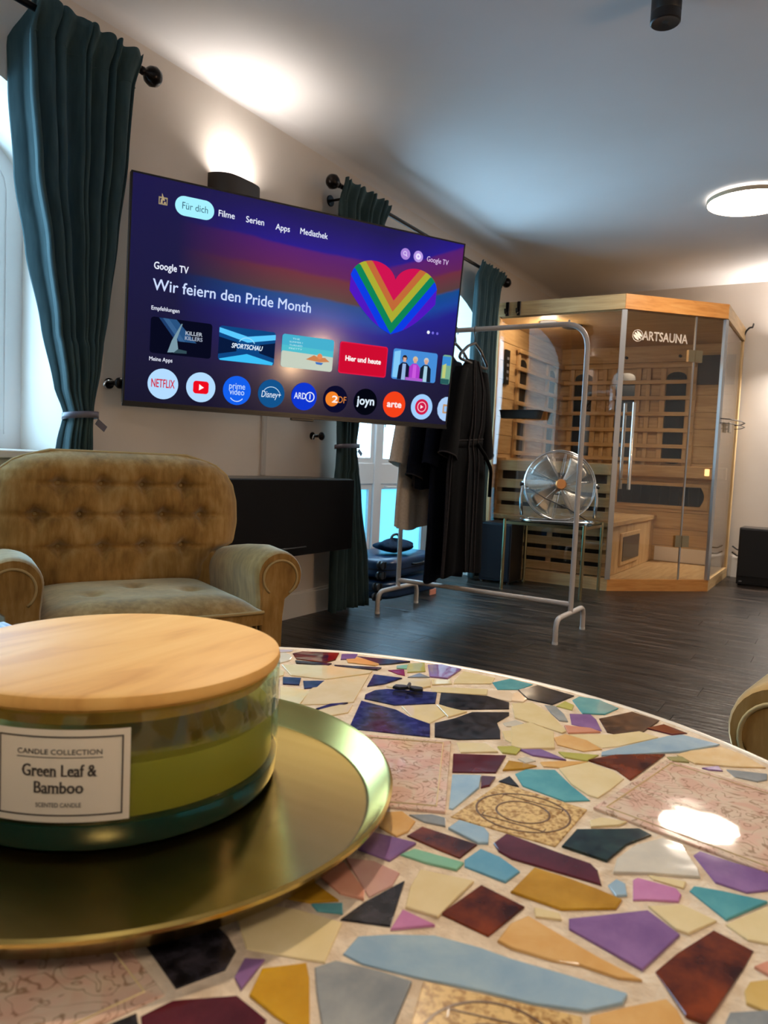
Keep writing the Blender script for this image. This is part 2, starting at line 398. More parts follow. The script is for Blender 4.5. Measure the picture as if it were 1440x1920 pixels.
def make_armchair(name, label, loc, rotz):
    t = thing(name, label, 'armchair', loc, rotz, 'velour armchairs')
    # backrest: tufted cushion. local x = to the viewer's right, y = towards the back, z up
    BT = [(.40,.255),(.46,.262),(.505,.30),(.535,.352),(.60,.363),(.66,.362),(.71,.352),(.745,.333),(.77,.305),(.79,.265),(.803,.20)]
    buttons = [(u, z) for z, us in ((.713,(-.18,-.06,.06,.18)), (.622,(-.24,-.12,0,.12,.24)), (.528,(-.18,-.06,.06,.18))) for u in us]
    def outline_top(s):            # z of the top edge, s in -1..1
        return .806-.045*max(0, abs(s)-.55)**2/.2025
    def front(a, b):
        s = 2*a-1; z = .40+(.806-.40)*b; wz = interp(BT, z); u = wz*s
        zc = min(z, outline_top(s*wz/.363) if True else z)
        e = (1-abs(s)**7)*(1-max(0, (b-.8)/.2)**3)*(1-max(0, (.12-b)/.12)**3)
        d = .055*e
        for bu, bz in buttons:
            dx, dz = (u-bu), (z-bz); r2 = dx*dx+dz*dz
            d -= .032*math.exp(-r2/.00055)
            d -= .015*math.exp(-(dx*dx)/.00006)*math.exp(-max(0, -dz if dz < 0 else dz*1.6)**2/.0018)
            if bz > .6 or True: d -= .017*math.exp(-(dz*dz)/.00006)*math.exp(-dx*dx/.0035)
        lean = .40+.09*(z-.40)
        return (u, lean-d+.02, zc)
    mb = MB(); mb.grid(front, 96, 72)
    NU = 96
    def backf(a, b):
        p = front(a, b); s = 2*a-1; e = (1-abs(s)**5)*(1-max(0, (b-.75)/.25)**2)
        return (p[0], .42+.09*(p[2]-.40)+.01+.10*max(0, e)**.5, p[2])
    mb.grid(backf, 48, 36)
    mb.build('backrest', m_velour, t, smooth=True)
    edge = [front(1, k/40) for k in range(4, 41)]; edge2 = [front(0, k/40) for k in range(4, 41)]; topc = [front(1-k/30, 1) for k in range(31)]
    path = [Vector(p)+Vector((0,.006,0)) for p in edge+topc[1:-1]+edge2[::-1]]
    MB().tube(path, .0062, 6).build('piping', m_piping, t, smooth=True)
    for bu, bz in buttons:
        z = bz; b_ = (z-.40)/.406; wz = interp(BT, z); p = front((bu/wz+1)/2, b_)
        MB().sphere((bu, p[1]-.006, bz), .0095, 12, 8, (1,.6,1)).build('button', m_piping, t, smooth=True)
    # seat cushion
    def seat(a, b):
        s = 2*a-1; u = .275*s; v = lerp(-.035, .42, b)
        e = (1-abs(s)**6)*(1-max(0, (.22-b)/.22)**2.2)
        z = .398+.042*e-.010*b
        for bu, bv in ((-.13,.16),(.13,.16),(0,.26)):
            z -= .012*math.exp(-((u-bu)**2+(v-bv)**2)/.0009)
        return (u, v-.012*(1-abs(s)**4)*(1-b), z)
    mb = MB().grid(seat, 48, 40); mb.grid(lambda a, b: (lerp(-.275,.275,a), lerp(-.035,.42,b), .37), 2, 2)
    mb.grid(lambda a, b: (lerp(seat(a,0)[0], .0, 0), seat(a,0)[1], lerp(.36, seat(a,0)[2], b)), 48, 2)
    mb.build('seat_cushion', m_velour, t, smooth=40)
    pp = [Vector(seat(k/30, 0))+Vector((0,-.003,-.002)) for k in range(31)]
    MB().tube(pp, .005, 6).build('piping', m_piping, t, smooth=True)
    # pleated skirt under the cushion
    def skirt(a, b):
        u = lerp(-.268, .268, a); pl = abs(math.sin(a*PI*34))*2-1; z = lerp(.10, .392, b)
        return (u, -.018-.011*pl*(1-.35*b)-.012*math.sin(PI*a), z)
    mb = MB().grid(skirt, 272, 4); mb.grid(lambda a, b: (lerp(-.27,.27,a), .44, lerp(.10,.40,b)), 1, 1)
    mb.add([(-.27,-.01,.10),(.27,-.01,.10),(.27,.44,.10),(-.27,.44,.10)], [(0,1,2,3)])
    mb.build('skirt', m_velour, t, smooth=True)
    # arms: rolled top on a narrower upright
    for sg in (-1, 1):
        cu, cz, R = .335, .487, .070
        prof = [(.272,.10),(.272,.42)]+[(cu-R*math.cos(a), cz+R*math.sin(a)) for a in [(-.15+k*(PI+.75)/18) for k in range(19)]]+[(.352,.415),(.346,.36),(.344,.25),(.344,.10)]
        if sg < 0: prof = [(-u, z) for u, z in prof]
        n = len(prof)
        def ring(v, zoff, k=1.0, cx=cu*sg):
            return [(cx+(u-cx)*k, v, cz+(z-cz)*k+zoff if z > .3 else z) for u, z in prof]
        mb = MB(); rows = [ring(.020, 0, .86), ring(.004, 0, .955), ring(0.0+.0, 0, .93)]
        rows = [ring(-.004, 0, .90), ring(.004, 0, .965), ring(.02, 0, 1.0), ring(.12, .004, 1.0), ring(.25, -.010, 1.0), ring(.36, -.026, 1.0), ring(.47, -.045, .98)]
        vs = [p for r in rows for p in r]; fs = []
        for j in range(len(rows)-1):
            for i in range(n):
                i2 = (i+1) % n; fs.append((j*n+i, j*n+i2, (j+1)*n+i2, (j+1)*n+i))
        fs.append(tuple(range(n))); fs.append(tuple(range((len(rows)-1)*n, len(rows)*n)))
        mb.add(vs, fs); arm = mb.build('arm', m_velour, t, smooth=50)
        # arched front panel with its piping
        pr = .050; pan = [(cu*sg-pr*math.cos(a), cz-.006+pr*math.sin(a)) for a in [(-.35+k*(PI+.7)/16) for k in range(17)]]+[(sg*cu+(.006), .40), (sg*cu-.006+.0, .40)]
        pan = [(cu*sg-pr*math.cos(a), cz-.006+pr*math.sin(a)) for a in [(-.05+k*(PI+.1)/16) for k in range(17)]]+[(sg*.338+.034, .11), (sg*.312-.034, .11)][::1]
        if True:
            lo0, lo1 = sorted((sg*.282, sg*.336)); lo = [(lo1, .40), (lo1, .12), (lo0, .12), (lo0, .40)]
            pan = pan[:17]+lo
        P2 = MB(); m_ = len(pan); P2.add([(u,-.006,z) for u, z in pan]+[(u,-.0005,z) for u, z in pan], [tuple(range(m_))]+[(i,(i+1)%m_,(i+1)%m_+m_,i+m_) for i in range(m_)])
        P2.build('arm_panel', m_velour, t)
        MB().tube([(cu*sg-pr*math.cos(a), -.0065, cz-.006+pr*math.sin(a)) for a in ([(-.9+k*(PI+1.9)/24) for k in range(25)] if sg > 0 else [(-1.0+k*(PI+1.9)/24) for k in range(25)])], .0035, 6).build('piping', m_piping, t, smooth=True)
    # lower body and feet
    MB().box((-.30, .40, .10), (.30, .50, .52), .02).build('back_frame', m_velour, t)
    for x, y_ in ((-.29,.04),(.29,.04),(-.27,.44),(.27,.44)):
        MB().lathe([(.0,0),(.018,0),(.026,.10),(.0,.105)], 12, (x, y_, 0)).build('foot', m_darkwood, t, smooth=40)
    return t
make_armchair('armchair', 'olive velour button-back armchair standing in front of the wall-hung black cabinet', (.888, 1.308, 0), math.atan2(.893, .449))
make_armchair('armchair', 'olive velour armchair cut off by the picture edge beyond the mosaic table', (2.645, 1.02, 0), math.radians(-10))
# ------------------------------------------------------------------ black wall cabinet
m_black = mat('black_lacquer', (.004,.0038,.0042), .28)
m_black2 = mat('black_front', (.0035,.003,.0032), .5, spec=.15)
cab = thing('wall_cabinet', 'black wall-hung media cabinet under the television', 'cabinet', (0, 2.45, .37))
MB().box((.002, 1.86, .375), (.285, 3.05, .722), .003).build('body', m_black, cab, world=True)
for a, b in ((1.865, 2.089), (2.091, 3.045)):
    d = MB().box((.287, a, .38), (.303, b, .718), .0015).build('door', m_black2, cab, world=True)
    MB().tube(fillet([(.303, (a+b)/2-.09, .418), (.318, (a+b)/2-.09, .418), (.318, (a+b)/2+.09, .418), (.303, (a+b)/2+.09, .418)], .006, 3), .0045, 6).build('handle', m_black, d, smooth=True, world=True)
# cable duct on the wall
du = MB().box((0, 2.692, .723), (.012, 2.722, 1.30), .003).build('cable_duct', mat('duct_grey', srgb(196,188,180), .5))
tag(du, 'slim pale cable duct running down the wall from television to cabinet', 'cable duct')
# ------------------------------------------------------------------ curtains
def velvet(name, c, c2):
    m, t, b = new_mat(name); v = coords(t, 'Object', (1,1,.15)); n = noise(t, v, 60, 3)
    t.links.new(ramp(t, n, [(.3, c), (.7, c2)]), b.inputs['Base Color'])
    pset(b, Roughness=.8, Sheen_Weight=.25, Sheen_Roughness=.4, Sheen_Tint=(.5,.8,.85,1)); b.inputs['Specular IOR Level'].default_value = .15
    # thin cloth: a little daylight comes through
    tl = t.nodes.new('ShaderNodeBsdfTranslucent'); tl.inputs['Color'].default_value = (.06,.24,.33,1)
    mx = t.nodes.new('ShaderNodeMixShader'); mx.inputs[0].default_value = .17
    out = t.nodes['Material Output']; t.links.new(b.outputs[0], mx.inputs[1]); t.links.new(tl.outputs[0], mx.inputs[2]); t.links.new(mx.outputs[0], out.inputs[0])
    return m
m_velvet = velvet('teal_velvet', srgb(52,71,74), srgb(68,88,91))
m_band = mat('satin_band', srgb(92,88,100), .35)
m_iron = mat('bronze_black_metal', srgb(22,15,14), .28, .6)
def curtain(name, label, L, R, z1, z0, X0, folds, amp, tie=None, ph=0.0, ret=0.0):
    """L/R: (z, y) edge profiles. Folds run down the cloth and squeeze together at the tie."""
    t = thing(name, label, 'curtain', (X0, (L[0][1]+R[0][1])/2, max(0, z0)), 0, 'teal velvet curtains')
    rnd = random.Random(len(label)); fr = [rnd.uniform(.75, 1.3) for _ in range(folds)]; tot = sum(fr); cum = [0]
    for f in fr: cum.append(cum[-1]+f/tot)
    am = [rnd.uniform(.65, 1.2) for _ in range(folds)]
    def fold(s):
        for i in range(folds):
            if s <= cum[i+1] or i == folds-1:
                return math.sin(2*PI*(s-cum[i])/(cum[i+1]-cum[i]))*am[i]
    w_top = R[0][1]-L[0][1]
    def fn(a, b):
        z = lerp(z1, z0, b); y0_, y1_ = interp(L, z), interp(R, z); wd_ = y1_-y0_
        k = min(1.25, max(.25, wd_/w_top)) if tie else 1
        sq = (1-k)*.9
        s = a
        x = X0+amp*fold(s)*(.55+.45*min(1, (z1-z)/.35+.25))*(.5+.5*k)+.02*math.sin(9*b+5*a)*b*(1 if not tie else .5)
        tk = max(0, 1-(z1-z)/.11); tk = tk*tk*(3-2*tk); x = lerp(x, X0+.034+.010*fold(s), tk)
        yy = y0_+wd_*(s+.35/folds*math.sin(2*PI*s*folds*.5+ph)*.6)
        if tie and wd_ < .2: x += .012*math.cos((a-.5)*PI)
        if ret and s < ret:                  # leading edge turns back towards the window
            g = 1-s/ret; kk_ = min(1, wd_/.3)*(1-tk*.75); x = lerp(x, X0-.125*kk_, g); yy = y0_+wd_*ret*(1.0+.15*g)+.018*math.sin(g*4)*kk_
        return (x, yy, z+.006*math.sin(s*folds*6.3)*(1-b)**8)
    mb = MB().grid(fn, folds*14, 90)
    c = mb.build('cloth', m_velvet, t, smooth=True, world=True)
    so = c.modifiers.new('thickness', 'SOLIDIFY'); so.thickness = .0025
    # stitched heading line
    MB().tube([Vector(fn(k/(folds*8), .05))+Vector((.003,0,0)) for k in range(folds*8+1)], .0022, 4).build('heading_seam', m_velvet, t, smooth=True, world=True)
    if tie:
        ty0, ty1 = interp(L, tie), interp(R, tie); yc, hw = (ty0+ty1)/2, (ty1-ty0)/2+.012
        loop = [(X0+.055*math.cos(a)+.004, yc+hw*math.sin(a), tie+.006*math.sin(a+1)) for a in [2*PI*k/24 for k in range(24)]]
        bd = MB()
        n = len(loop)
        vs = [(x, y_, z-.011) for x, y_, z in loop]+[(x, y_, z+.011) for x, y_, z in loop]
        bd.add(vs, [(i, (i+1) % n, (i+1) % n+n, i+n) for i in range(n)])
        tb = bd.build('tieback', m_band, t, smooth=True, world=True); so = tb.modifiers.new('thickness', 'SOLIDIFY'); so.thickness = .003
        MB().obox((X0+.02, ty1+.022, tie-.028), (1,0,0), (0,.82,-.57), (0,.57,.82), .0015, .022, .011).build('tieback_tail', m_band, t, world=True)
    return t
curtain('curtain', 'tied-back teal velvet curtain at the window beside the near armchair',
        [(2.19,1.36),(2.10,1.345),(1.94,1.355),(1.69,1.389),(1.46,1.449),(1.22,1.499),(1.02,1.541),(.93,1.572),(.83,1.551),(.70,1.527),(.30,1.48),(.02,1.47)],
        [(2.19,1.825),(1.83,1.799),(1.55,1.761),(1.30,1.729),(1.10,1.699),(.95,1.670),(.90,1.668),(.82,1.673),(.70,1.680),(.30,1.70),(.02,1.70)],
        2.195, .02, .13, 9, .03, tie=.925, ret=.17)
curtain('curtain', 'tied-back teal velvet curtain hanging partly hidden by the television and black cabinet',
        [(2.19,3.05),(1.6,3.09),(1.05,3.13),(.88,3.14),(.6,3.115),(.30,3.10),(.02,3.115)],
        [(2.19,3.49),(1.6,3.40),(1.0,3.301),(.90,3.288),(.62,3.371),(.27,3.455),(.02,3.475)],
        2.195, .02, .13, 8, .03, tie=.885, ph=1)
curtain('curtain', 'straight hanging teal velvet curtain between clothes rack and sauna',
        [(2.19,4.66),(1.6,4.64),(1.0,4.70),(.5,4.78),(.02,4.80)],
        [(2.19,5.09),(1.87,5.05),(1.5,5.035),(.9,5.037),(.44,5.034),(.02,5.02)],
        2.195, .02, .13, 8, .03, ph=2)
# rods
def rod(name, label, ya, yb, ends, brackets):
    t = thing(name, label, 'curtain rod', (0, (ya+yb)/2, 2.155), 0, 'dark curtain rods')
    MB().tube([(.13, ya, 2.160), (.13, yb, 2.160)], .0115, 12).build('pole', m_iron, t, smooth=40, world=True)
    for e, sg in ends:
        MB().lathe([(0,-.002),(.013,0),(.015,.012),(.010,.02),(.018,.026),(.030,.038),(.036,.056),(.030,.076),(.016,.088),(0,.092)], 20, (.13, e, 2.160), ax=(0, sg, 0)).build('finial', m_iron, t, smooth=True, world=True)
    for b in brackets:
        br = MB().tube([(.0, b, 2.135), (.13, b, 2.135), (.13, b, 2.15)], .007, 8); br.lathe([(0,0),(.028,0),(.028,.006),(0,.006)], 16, (.0005, b, 2.135), ax=(1,0,0))
        br.build('bracket', m_iron, t, smooth=40, world=True)
    return t
rod('curtain_rod', 'dark metal curtain rod with ball finial above the near window', .10, 1.84, [(1.84, 1)], [.18, 1.78])
rod('curtain_rod', 'dark metal curtain rod with two ball finials behind the television', 3.06, 5.12, [(3.06, -1), (5.12, 1)], [3.16, 5.06])
# tieback hooks
for yy, zz, lab in ((1.835, 1.06, 'black wall hook for the curtain tieback left of the television'), (3.085, .93, 'black wall hook beside the curtain under the television')):
    t = thing('tieback_hook', lab, 'hook', (0, yy, zz), 0, 'curtain tieback hooks')
    MB().lathe([(0,0),(.02,0),(.02,.006),(.008,.008),(.008,.05),(0,.05)], 14, (0,0,0), ax=(1,0,0)).build('stem', m_iron, t, smooth=40)
    MB().sphere((.062,0,0), .021, 14, 10, (.7,1,1)).build('knob', m_iron, t, smooth=True)
    MB().tube(fillet([(.045,-.005,.006),(.05,-.05,.004),(.05,-.06,-.012),(.045,-.05,-.02)], .008), .0035, 6).build('chrome_arm', mat('hook_chrome', (.75,.75,.75), .15, 1.0), t, smooth=True)
# ------------------------------------------------------------------ television
TW, TH = 1.42, 1.42*9/16*1.01
ty, tt = math.radians(28.92), math.radians(5.64)
th_ = Vector((math.sin(ty), math.cos(ty), 0)); tn0 = Vector((math.cos(ty), -math.sin(ty), 0))
tup = Vector((0,0,1))*math.cos(tt)+tn0*math.sin(tt); tnn = th_.cross(tup)
tm = Matrix((th_, -tnn, tup)).transposed().to_4x4(); tm.translation = Vector((.4746, 2.423, 1.388))
tv = thing('television', 'large flat television on a swivel wall arm showing a streaming home screen', 'television', mat=tm)
m_bezel = mat('tv_bezel', (.006,.006,.007), .3)
m_screen_glass = None
def screen_mat():
    m, t, b = new_mat('tv_picture')
    tc = t.nodes.new('ShaderNodeTexCoord'); sp = t.nodes.new('ShaderNodeSeparateXYZ'); t.links.new(tc.outputs['Object'], sp.inputs[0])
    def math_(op, a, b_=None, clamp=False):
        n = t.nodes.new('ShaderNodeMath'); n.operation = op; n.use_clamp = clamp
        for i, v in enumerate((a, b_)):
            if v is None: continue
            if isinstance(v, (int, float)): n.inputs[i].default_value = v
            else: t.links.new(v, n.inputs[i])
        return n.outputs[0]
    u = math_('ADD', math_('DIVIDE', sp.outputs['X'], TW), .5); v = math_('SUBTRACT', .5, math_('DIVIDE', sp.outputs['Z'], TH))
    nz = noise(t, coords(t, 'Object', (2,1,3)), 1.6, 3); wob = math_('MULTIPLY', math_('SUBTRACT', nz, .5), .05)
    tt_ = math_('ADD', math_('ADD', math_('SUBTRACT', v, math_('MULTIPLY', u, .05)), math_('MULTIPLY', math_('MAXIMUM', math_('SUBTRACT', u, .74), 0), .75)), wob)
    bands = ramp(t, tt_, [(0, srgb(16,10,84)), (.10, srgb(28,12,122)), (.155, srgb(30,14,140)), (.17, srgb(88,20,112)), (.265, srgb(96,26,90)), (.285, srgb(110,44,60)), (.375, srgb(84,58,60)), (.39, srgb(0,72,142)), (.46, srgb(4,66,160)), (.52, srgb(24,22,140)), (.72, srgb(26,10,90)), (.86, srgb(16,8,58)), (1.0, srgb(14,8,50))])
    fade = math_('SMOOTH_MIN', math_('MULTIPLY', math_('MAXIMUM', math_('SUBTRACT', u, .12), 0), 3.6), 1.0)
    low = math_('SUBTRACT', 1.0, math_('MULTIPLY', math_('MAXIMUM', math_('SUBTRACT', v, .55), 0), 1.6), True)
    f2 = math_('MULTIPLY', fade, low, True)
    dark = ramp(t, v, [(0, srgb(18,14,72)), (.45, srgb(10,10,62)), (1, srgb(7,7,40))])
    mx = t.nodes.new('ShaderNodeMix'); mx.data_type = 'RGBA'; t.links.new(f2, mx.inputs[0]); t.links.new(dark, mx.inputs[6]); t.links.new(bands, mx.inputs[7])
    pset(b, Base_Color=(.004,.004,.005,1), Roughness=.12, Emission_Strength=.85); t.links.new(mx.outputs[2], b.inputs['Emission Color'])
    b.inputs['Specular IOR Level'].default_value = .35
    return m
MB().box((-TW/2, .004, -TH/2), (TW/2, .028, TH/2), .002).build('panel', m_bezel, tv)
MB().box((-TW/2-.002, -.002, -TH/2-.010), (TW/2+.002, .006, -TH/2), .001).build('bottom_bezel', m_bezel, tv)
fr = MB(); bw = .006
for a, b in (((-TW/2,-TH/2),(-TW/2+bw,TH/2)), ((TW/2-bw,-TH/2),(TW/2,TH/2)), ((-TW/2,TH/2-bw),(TW/2,TH/2)), ((-TW/2,-TH/2),(TW/2,-TH/2+bw*1.6))):
    fr.box((a[0], -.001, a[1]), (b[0], .004, b[1]))
fr.build('bezel', m_bezel, tv)
MB().box((-.05, -.004, -TH/2-.020), (.05, .012, -TH/2-.008), .003).build('receiver_bar', m_bezel, tv)
scr = MB().add([(-TW/2+bw, .001, -TH/2+bw), (TW/2-bw, .001, -TH/2+bw), (TW/2-bw, .001, TH/2-bw), (-TW/2+bw, .001, TH/2-bw)], [(0,1,2,3)]).build('screen', screen_mat(), tv, label='glowing purple and blue picture with app icons')
MB().box((-.42, .028, -.30), (.42, .062, .18), .012).build('rear_housing', m_bezel, tv)
def TP(u, v, d=0.0): return ((u-.5)*TW, -.0006-d, (.5-v)*TH)
emc = {}
def E_(c, s=1.0):
    k = (c, s)
    if k not in emc: emc[k] = emis('screen_%d_%d_%d' % c, srgb(*c), s*.92)
    return emc[k]
def flat(name, pts, c, d=.0002, s=1.0, par=None):
    MB().add([TP(u, v, d) for u, v in pts], [tuple(range(len(pts)))]).build(name, E_(c, s), par or scr)
def disc(name, u, v, r, c, d=.0002, a0=0, a1=2*PI, n=36, r_in=None, s=1.0):
    asp = TW/TH
    mb = MB()
    if r_in is None:
        pts = [(u+r*math.cos(a0+(a1-a0)*k/n), v-r*asp*math.sin(a0+(a1-a0)*k/n)) for k in range(n+(0 if a1-a0 > 6.28 else 1))]
        mb.add([TP(*p, d) for p in pts], [tuple(range(len(pts)))])
    else:
        for k in range(n):
            a, b = a0+(a1-a0)*k/n, a0+(a1-a0)*(k+1)/n
            mb.add([TP(u+q_*math.cos(x), v-q_*asp*math.sin(x), d) for q_, x in ((r_in,a),(r,a),(r,b),(r_in,b))], [(0,1,2,3)])
    mb.build(name, E_(c, s), scr)
def rrect(u0, v0, u1, v1, r, n=5):
    asp = TW/TH; out = []
    for cu, cv_, a0 in ((u1-r, v0+r*asp, 0), (u0+r, v0+r*asp, PI/2), (u0+r, v1-r*asp, PI), (u1-r, v1-r*asp, 1.5*PI)):
        for k in range(n+1):
            a = a0+PI/2*k/n; out.append((cu+r*math.cos(a), cv_-r*asp*math.sin(a)))
    return out
def ttext(body, u, v, h, c, align='CENTER', width=None, bold=0.0, d=.0006, s=1.0, shear=0.0):
    """h = height of the capitals as a fraction of the screen height"""
    size = h*TH/.70
    mb = text_mb(body, size, align, bold*size, width*TW if width else None, 0.0, shear)
    x0, y0, z0 = TP(u, v, d)
    mb.v = [(x+x0, y0, y+z0) for x, y, z in mb.v]
    mb.build('lettering', E_(c, s), scr, merge=False)
WHT = (235,240,255)
# header row
for pts in ([(.068,.085),(.090,.085),(.090,.118),(.068,.118)],): flat('header_icon', pts, (150,135,105))
flat('header_icon', [(.0705,.092),(.0875,.092),(.0875,.112),(.0705,.112)], (14,12,70), .0003)
flat('header_icon', [(.0755,.068),(.084,.100),(.0755,.100)], (170,150,115), .0004)
flat('header_icon', [(.073,.096),(.078,.096),(.078,.114),(.073,.114)], (170,150,115), .0004); flat('header_icon', [(.081,.104),(.086,.104),(.086,.114),(.081,.114)], (170,150,115), .0004)
flat('menu_pill', rrect(.109, .062, .2095, .146, .0238, 8), (165,240,255))
ttext('Für dich', .160, .104, .030, (45,85,105), width=.066)
ttext('Filme', .243, .105, .028, WHT, width=.043, bold=.008); ttext('Serien', .321, .107, .028, WHT, width=.050, bold=.008)
ttext('Apps', .400, .113, .028, WHT, width=.041, bold=.008); ttext('Mediathek', .493, .110, .028, WHT, width=.083, bold=.008)
disc('round_icon', .790, .116, .0165, (168,130,215)); disc('round_icon', .835, .116, .0165, (180,150,225))
disc('icon_ring', .7885, .113, .0062, (235,220,255), .0004, r_in=.0045); flat('icon_mark', [(.792,.118),(.797,.127),(.795,.129),(.790,.120)], (235,220,255), .0004)
disc('icon_ring', .835, .116, .0095, (235,225,255), .0004, r_in=.0035, n=8)
ttext('Google TV', .905, .119, .027, (225,200,240), width=.078)
# headline
ttext('Google TV', .064, .381, .031, WHT, 'LEFT', .087, bold=.014)
ttext('Wir feiern den Pride Month', .063, .465, .050, (205,220,255), 'LEFT', .437, bold=.008)
for k, c in enumerate(((240,245,255), (120,110,220), (110,100,210))): disc('page_dot', .897+.0165*k, .496, .0052 if k == 0 else .0042, c)
# rainbow heart of nested stripes
hc, asp = .764, TW/TH
stripes = [(205,20,80), (190,105,55), (170,170,50), (14,130,85), (14,60,225), (80,24,190)]
def arct(du): return .285-.105*math.sqrt(max(0, 1-((du-.073)/.0765)**2))
vc = [.30,.362,.418,.474,.532,.595,.70]; kk = 2.2
for i, c in enumerate(stripes):
    for sg in (-1, 1):
        mb = MB(); N = 26
        for k in range(N):
            d0, d1 = .148*k/N, .148*(k+1)/N
            q_ = []
            for dd in (d0, d1):
                at_ = arct(dd); top = max(vc[i]-kk*dd, at_) if i else at_ ; bot = max(vc[i+1]-kk*dd, at_)
                if i == 0: top = at_; bot = max(vc[1]-kk*dd, at_)
                vm = .535-1.28*dd+.03*math.sin(PI*dd/.148); top, bot = min(top, vm), min(bot, vm)
                q_.append((hc+sg*dd, top, bot))
            if q_[0][2]-q_[0][1] < 1e-5 and q_[1][2]-q_[1][1] < 1e-5: continue
            mb.add([TP(q_[0][0], q_[0][1], .0003), TP(q_[1][0], q_[1][1], .0003), TP(q_[1][0], q_[1][2], .0003), TP(q_[0][0], q_[0][2], .0003)], [(0,1,2,3)])
        if mb.f: mb.build('heart_stripe', E_(c), scr)
# recommendation cards
ttext('Empfehlungen', .062, .5655, .018, WHT, 'LEFT', .071, bold=.006); ttext('Meine Apps', .062, .791, .018, WHT, 'LEFT', .059, bold=.006)
def card(k, c, v0=.603, v1=.764, u1=None):
    u0 = .062+.1795*k; flat('card', rrect(u0, v0, u1 or u0+.160, v1, .008), c); return u0
u0 = card(0, (8,10,30))
for a, b, c in ((.02,.045,(30,60,105)), (.045,.065,(40,80,125)), (.03,.05,(55,95,140))): flat('light_beam', [(u0+a, .604), (u0+b, .604), (u0+b+.055, .70), (u0+a+.045, .70)], c, .0003+a*.002)
flat('figure', [(u0+.078,.62),(u0+.081,.62),(u0+.068,.69),(u0+.074,.75),(u0+.045,.755),(u0+.055,.70),(u0+.062,.675)], (120,150,165), .0006)
flat('figure', [(u0+.072,.735),(u0+.095,.74),(u0+.095,.752),(u0+.06,.755)], (50,75,85), .0007)
ttext('KILLER', u0+.112, .659, .017, (180,190,205), width=.044, bold=.02); ttext('KILLERS', u0+.112, .682, .017, (160,170,190), width=.046, bold=.02)
u0 = card(1, (14,70,130)); flat('card_band', [(u0,.60+.012),(u0+.08,.64),(u0+.16,.615),(u0+.16,.64),(u0+.08,.668),(u0,.635)], (90,200,255), .0004); flat('card_band', [(u0+.003,.757),(u0+.08,.722),(u0+.157,.75),(u0+.155,.763),(u0+.006,.763)], (60,190,245), .0004)
flat('card_band', [(u0,.655),(u0+.05,.672),(u0+.05,.715),(u0,.735)], (8,25,60), .0004); flat('card_band', [(u0+.16,.655),(u0+.115,.672),(u0+.115,.712),(u0+.16,.73)], (8,25,60), .0004)
ttext('SPORTSCHAU', u0+.08, .690, .022, (225,240,255), width=.088, bold=.02, shear=.2)
disc('card_ring', u0+.078, .690, .026, (150,220,255), .0005, .5, 2.6, 20, .0235)
u0 = card(2, (70,175,205)); flat('beach', rrect(u0, .682, u0+.160, .764, .008), (196,206,190), .0003); flat('sea', [(u0,.655),(u0+.16,.66),(u0+.16,.69),(u0,.684)], (80,190,205), .0004)
flat('figure', [(u0+.075,.715),(u0+.10,.690),(u0+.115,.700),(u0+.135,.697),(u0+.15,.715),(u0+.12,.722)], (205,130,80), .0005); disc('figure', u0+.118, .693, .008, (225,140,90), .0006); flat('figure', [(u0+.105,.722),(u0+.13,.724),(u0+.125,.735),(u0+.108,.733)], (60,110,190), .0007)
for k, w in enumerate(('THE', 'SUMMER I', 'TURNED', 'PRETTY')): ttext(w, u0+.042, .622+.016*k, .008, (190,235,240), width=.022+.018*(len(w) > 4))
u0 = card(3, (222,24,66)); flat('card_face', rrect(u0+.003, .609, u0+.157, .758, .006), (205,12,48), .0003); ttext('Hier und heute', u0+.08, .686, .026, (255,245,245), width=.118, bold=.035)
u0 = card(4, (70,140,215)); flat('card_band', [(u0+.004,.62),(u0+.026,.61),(u0+.026,.755),(u0+.004,.755)], (130,200,245), .0003)
for cx, cc, sh, hair in ((.042,(18,24,52),(150,180,225),(40,30,30)), (.080,(170,60,200),(200,90,220),(215,190,150)), (.120,(22,32,50),(165,205,225),(200,195,190))):
    flat('figure', [(u0+cx-.022,.763),(u0+cx-.019,.69),(u0+cx-.008,.672),(u0+cx+.008,.672),(u0+cx+.019,.69),(u0+cx+.022,.763)], cc, .0005)
    flat('figure', [(u0+cx-.007,.763),(u0+cx-.006,.678),(u0+cx+.006,.678),(u0+cx+.007,.763)], sh, .0006)
    disc('figure', u0+cx, .648, .0088, hair, .0006); flat('figure', [(u0+cx-.006,.645),(u0+cx+.006,.645),(u0+cx+.005,.668),(u0+cx-.005,.668)], (215,165,140), .0008)
flat('card_band', [(u0+.05,.748),(u0+.112,.748),(u0+.112,.763),(u0+.05,.763)], (170,90,200), .0009)
u0 = card(5, (120,170,140), u1=.994); flat('card_band', [(u0,.612),(u0+.032,.612),(u0+.032,.66),(u0,.66)], (60,140,210), .0003); flat('card_band', [(u0+.004,.66),(u0+.016,.65),(u0+.016,.73),(u0+.004,.73)], (190,200,120), .0004); flat('card_band', [(u0,.735),(u0+.032,.735),(u0+.032,.763),(u0,.763)], (40,90,90), .0005)
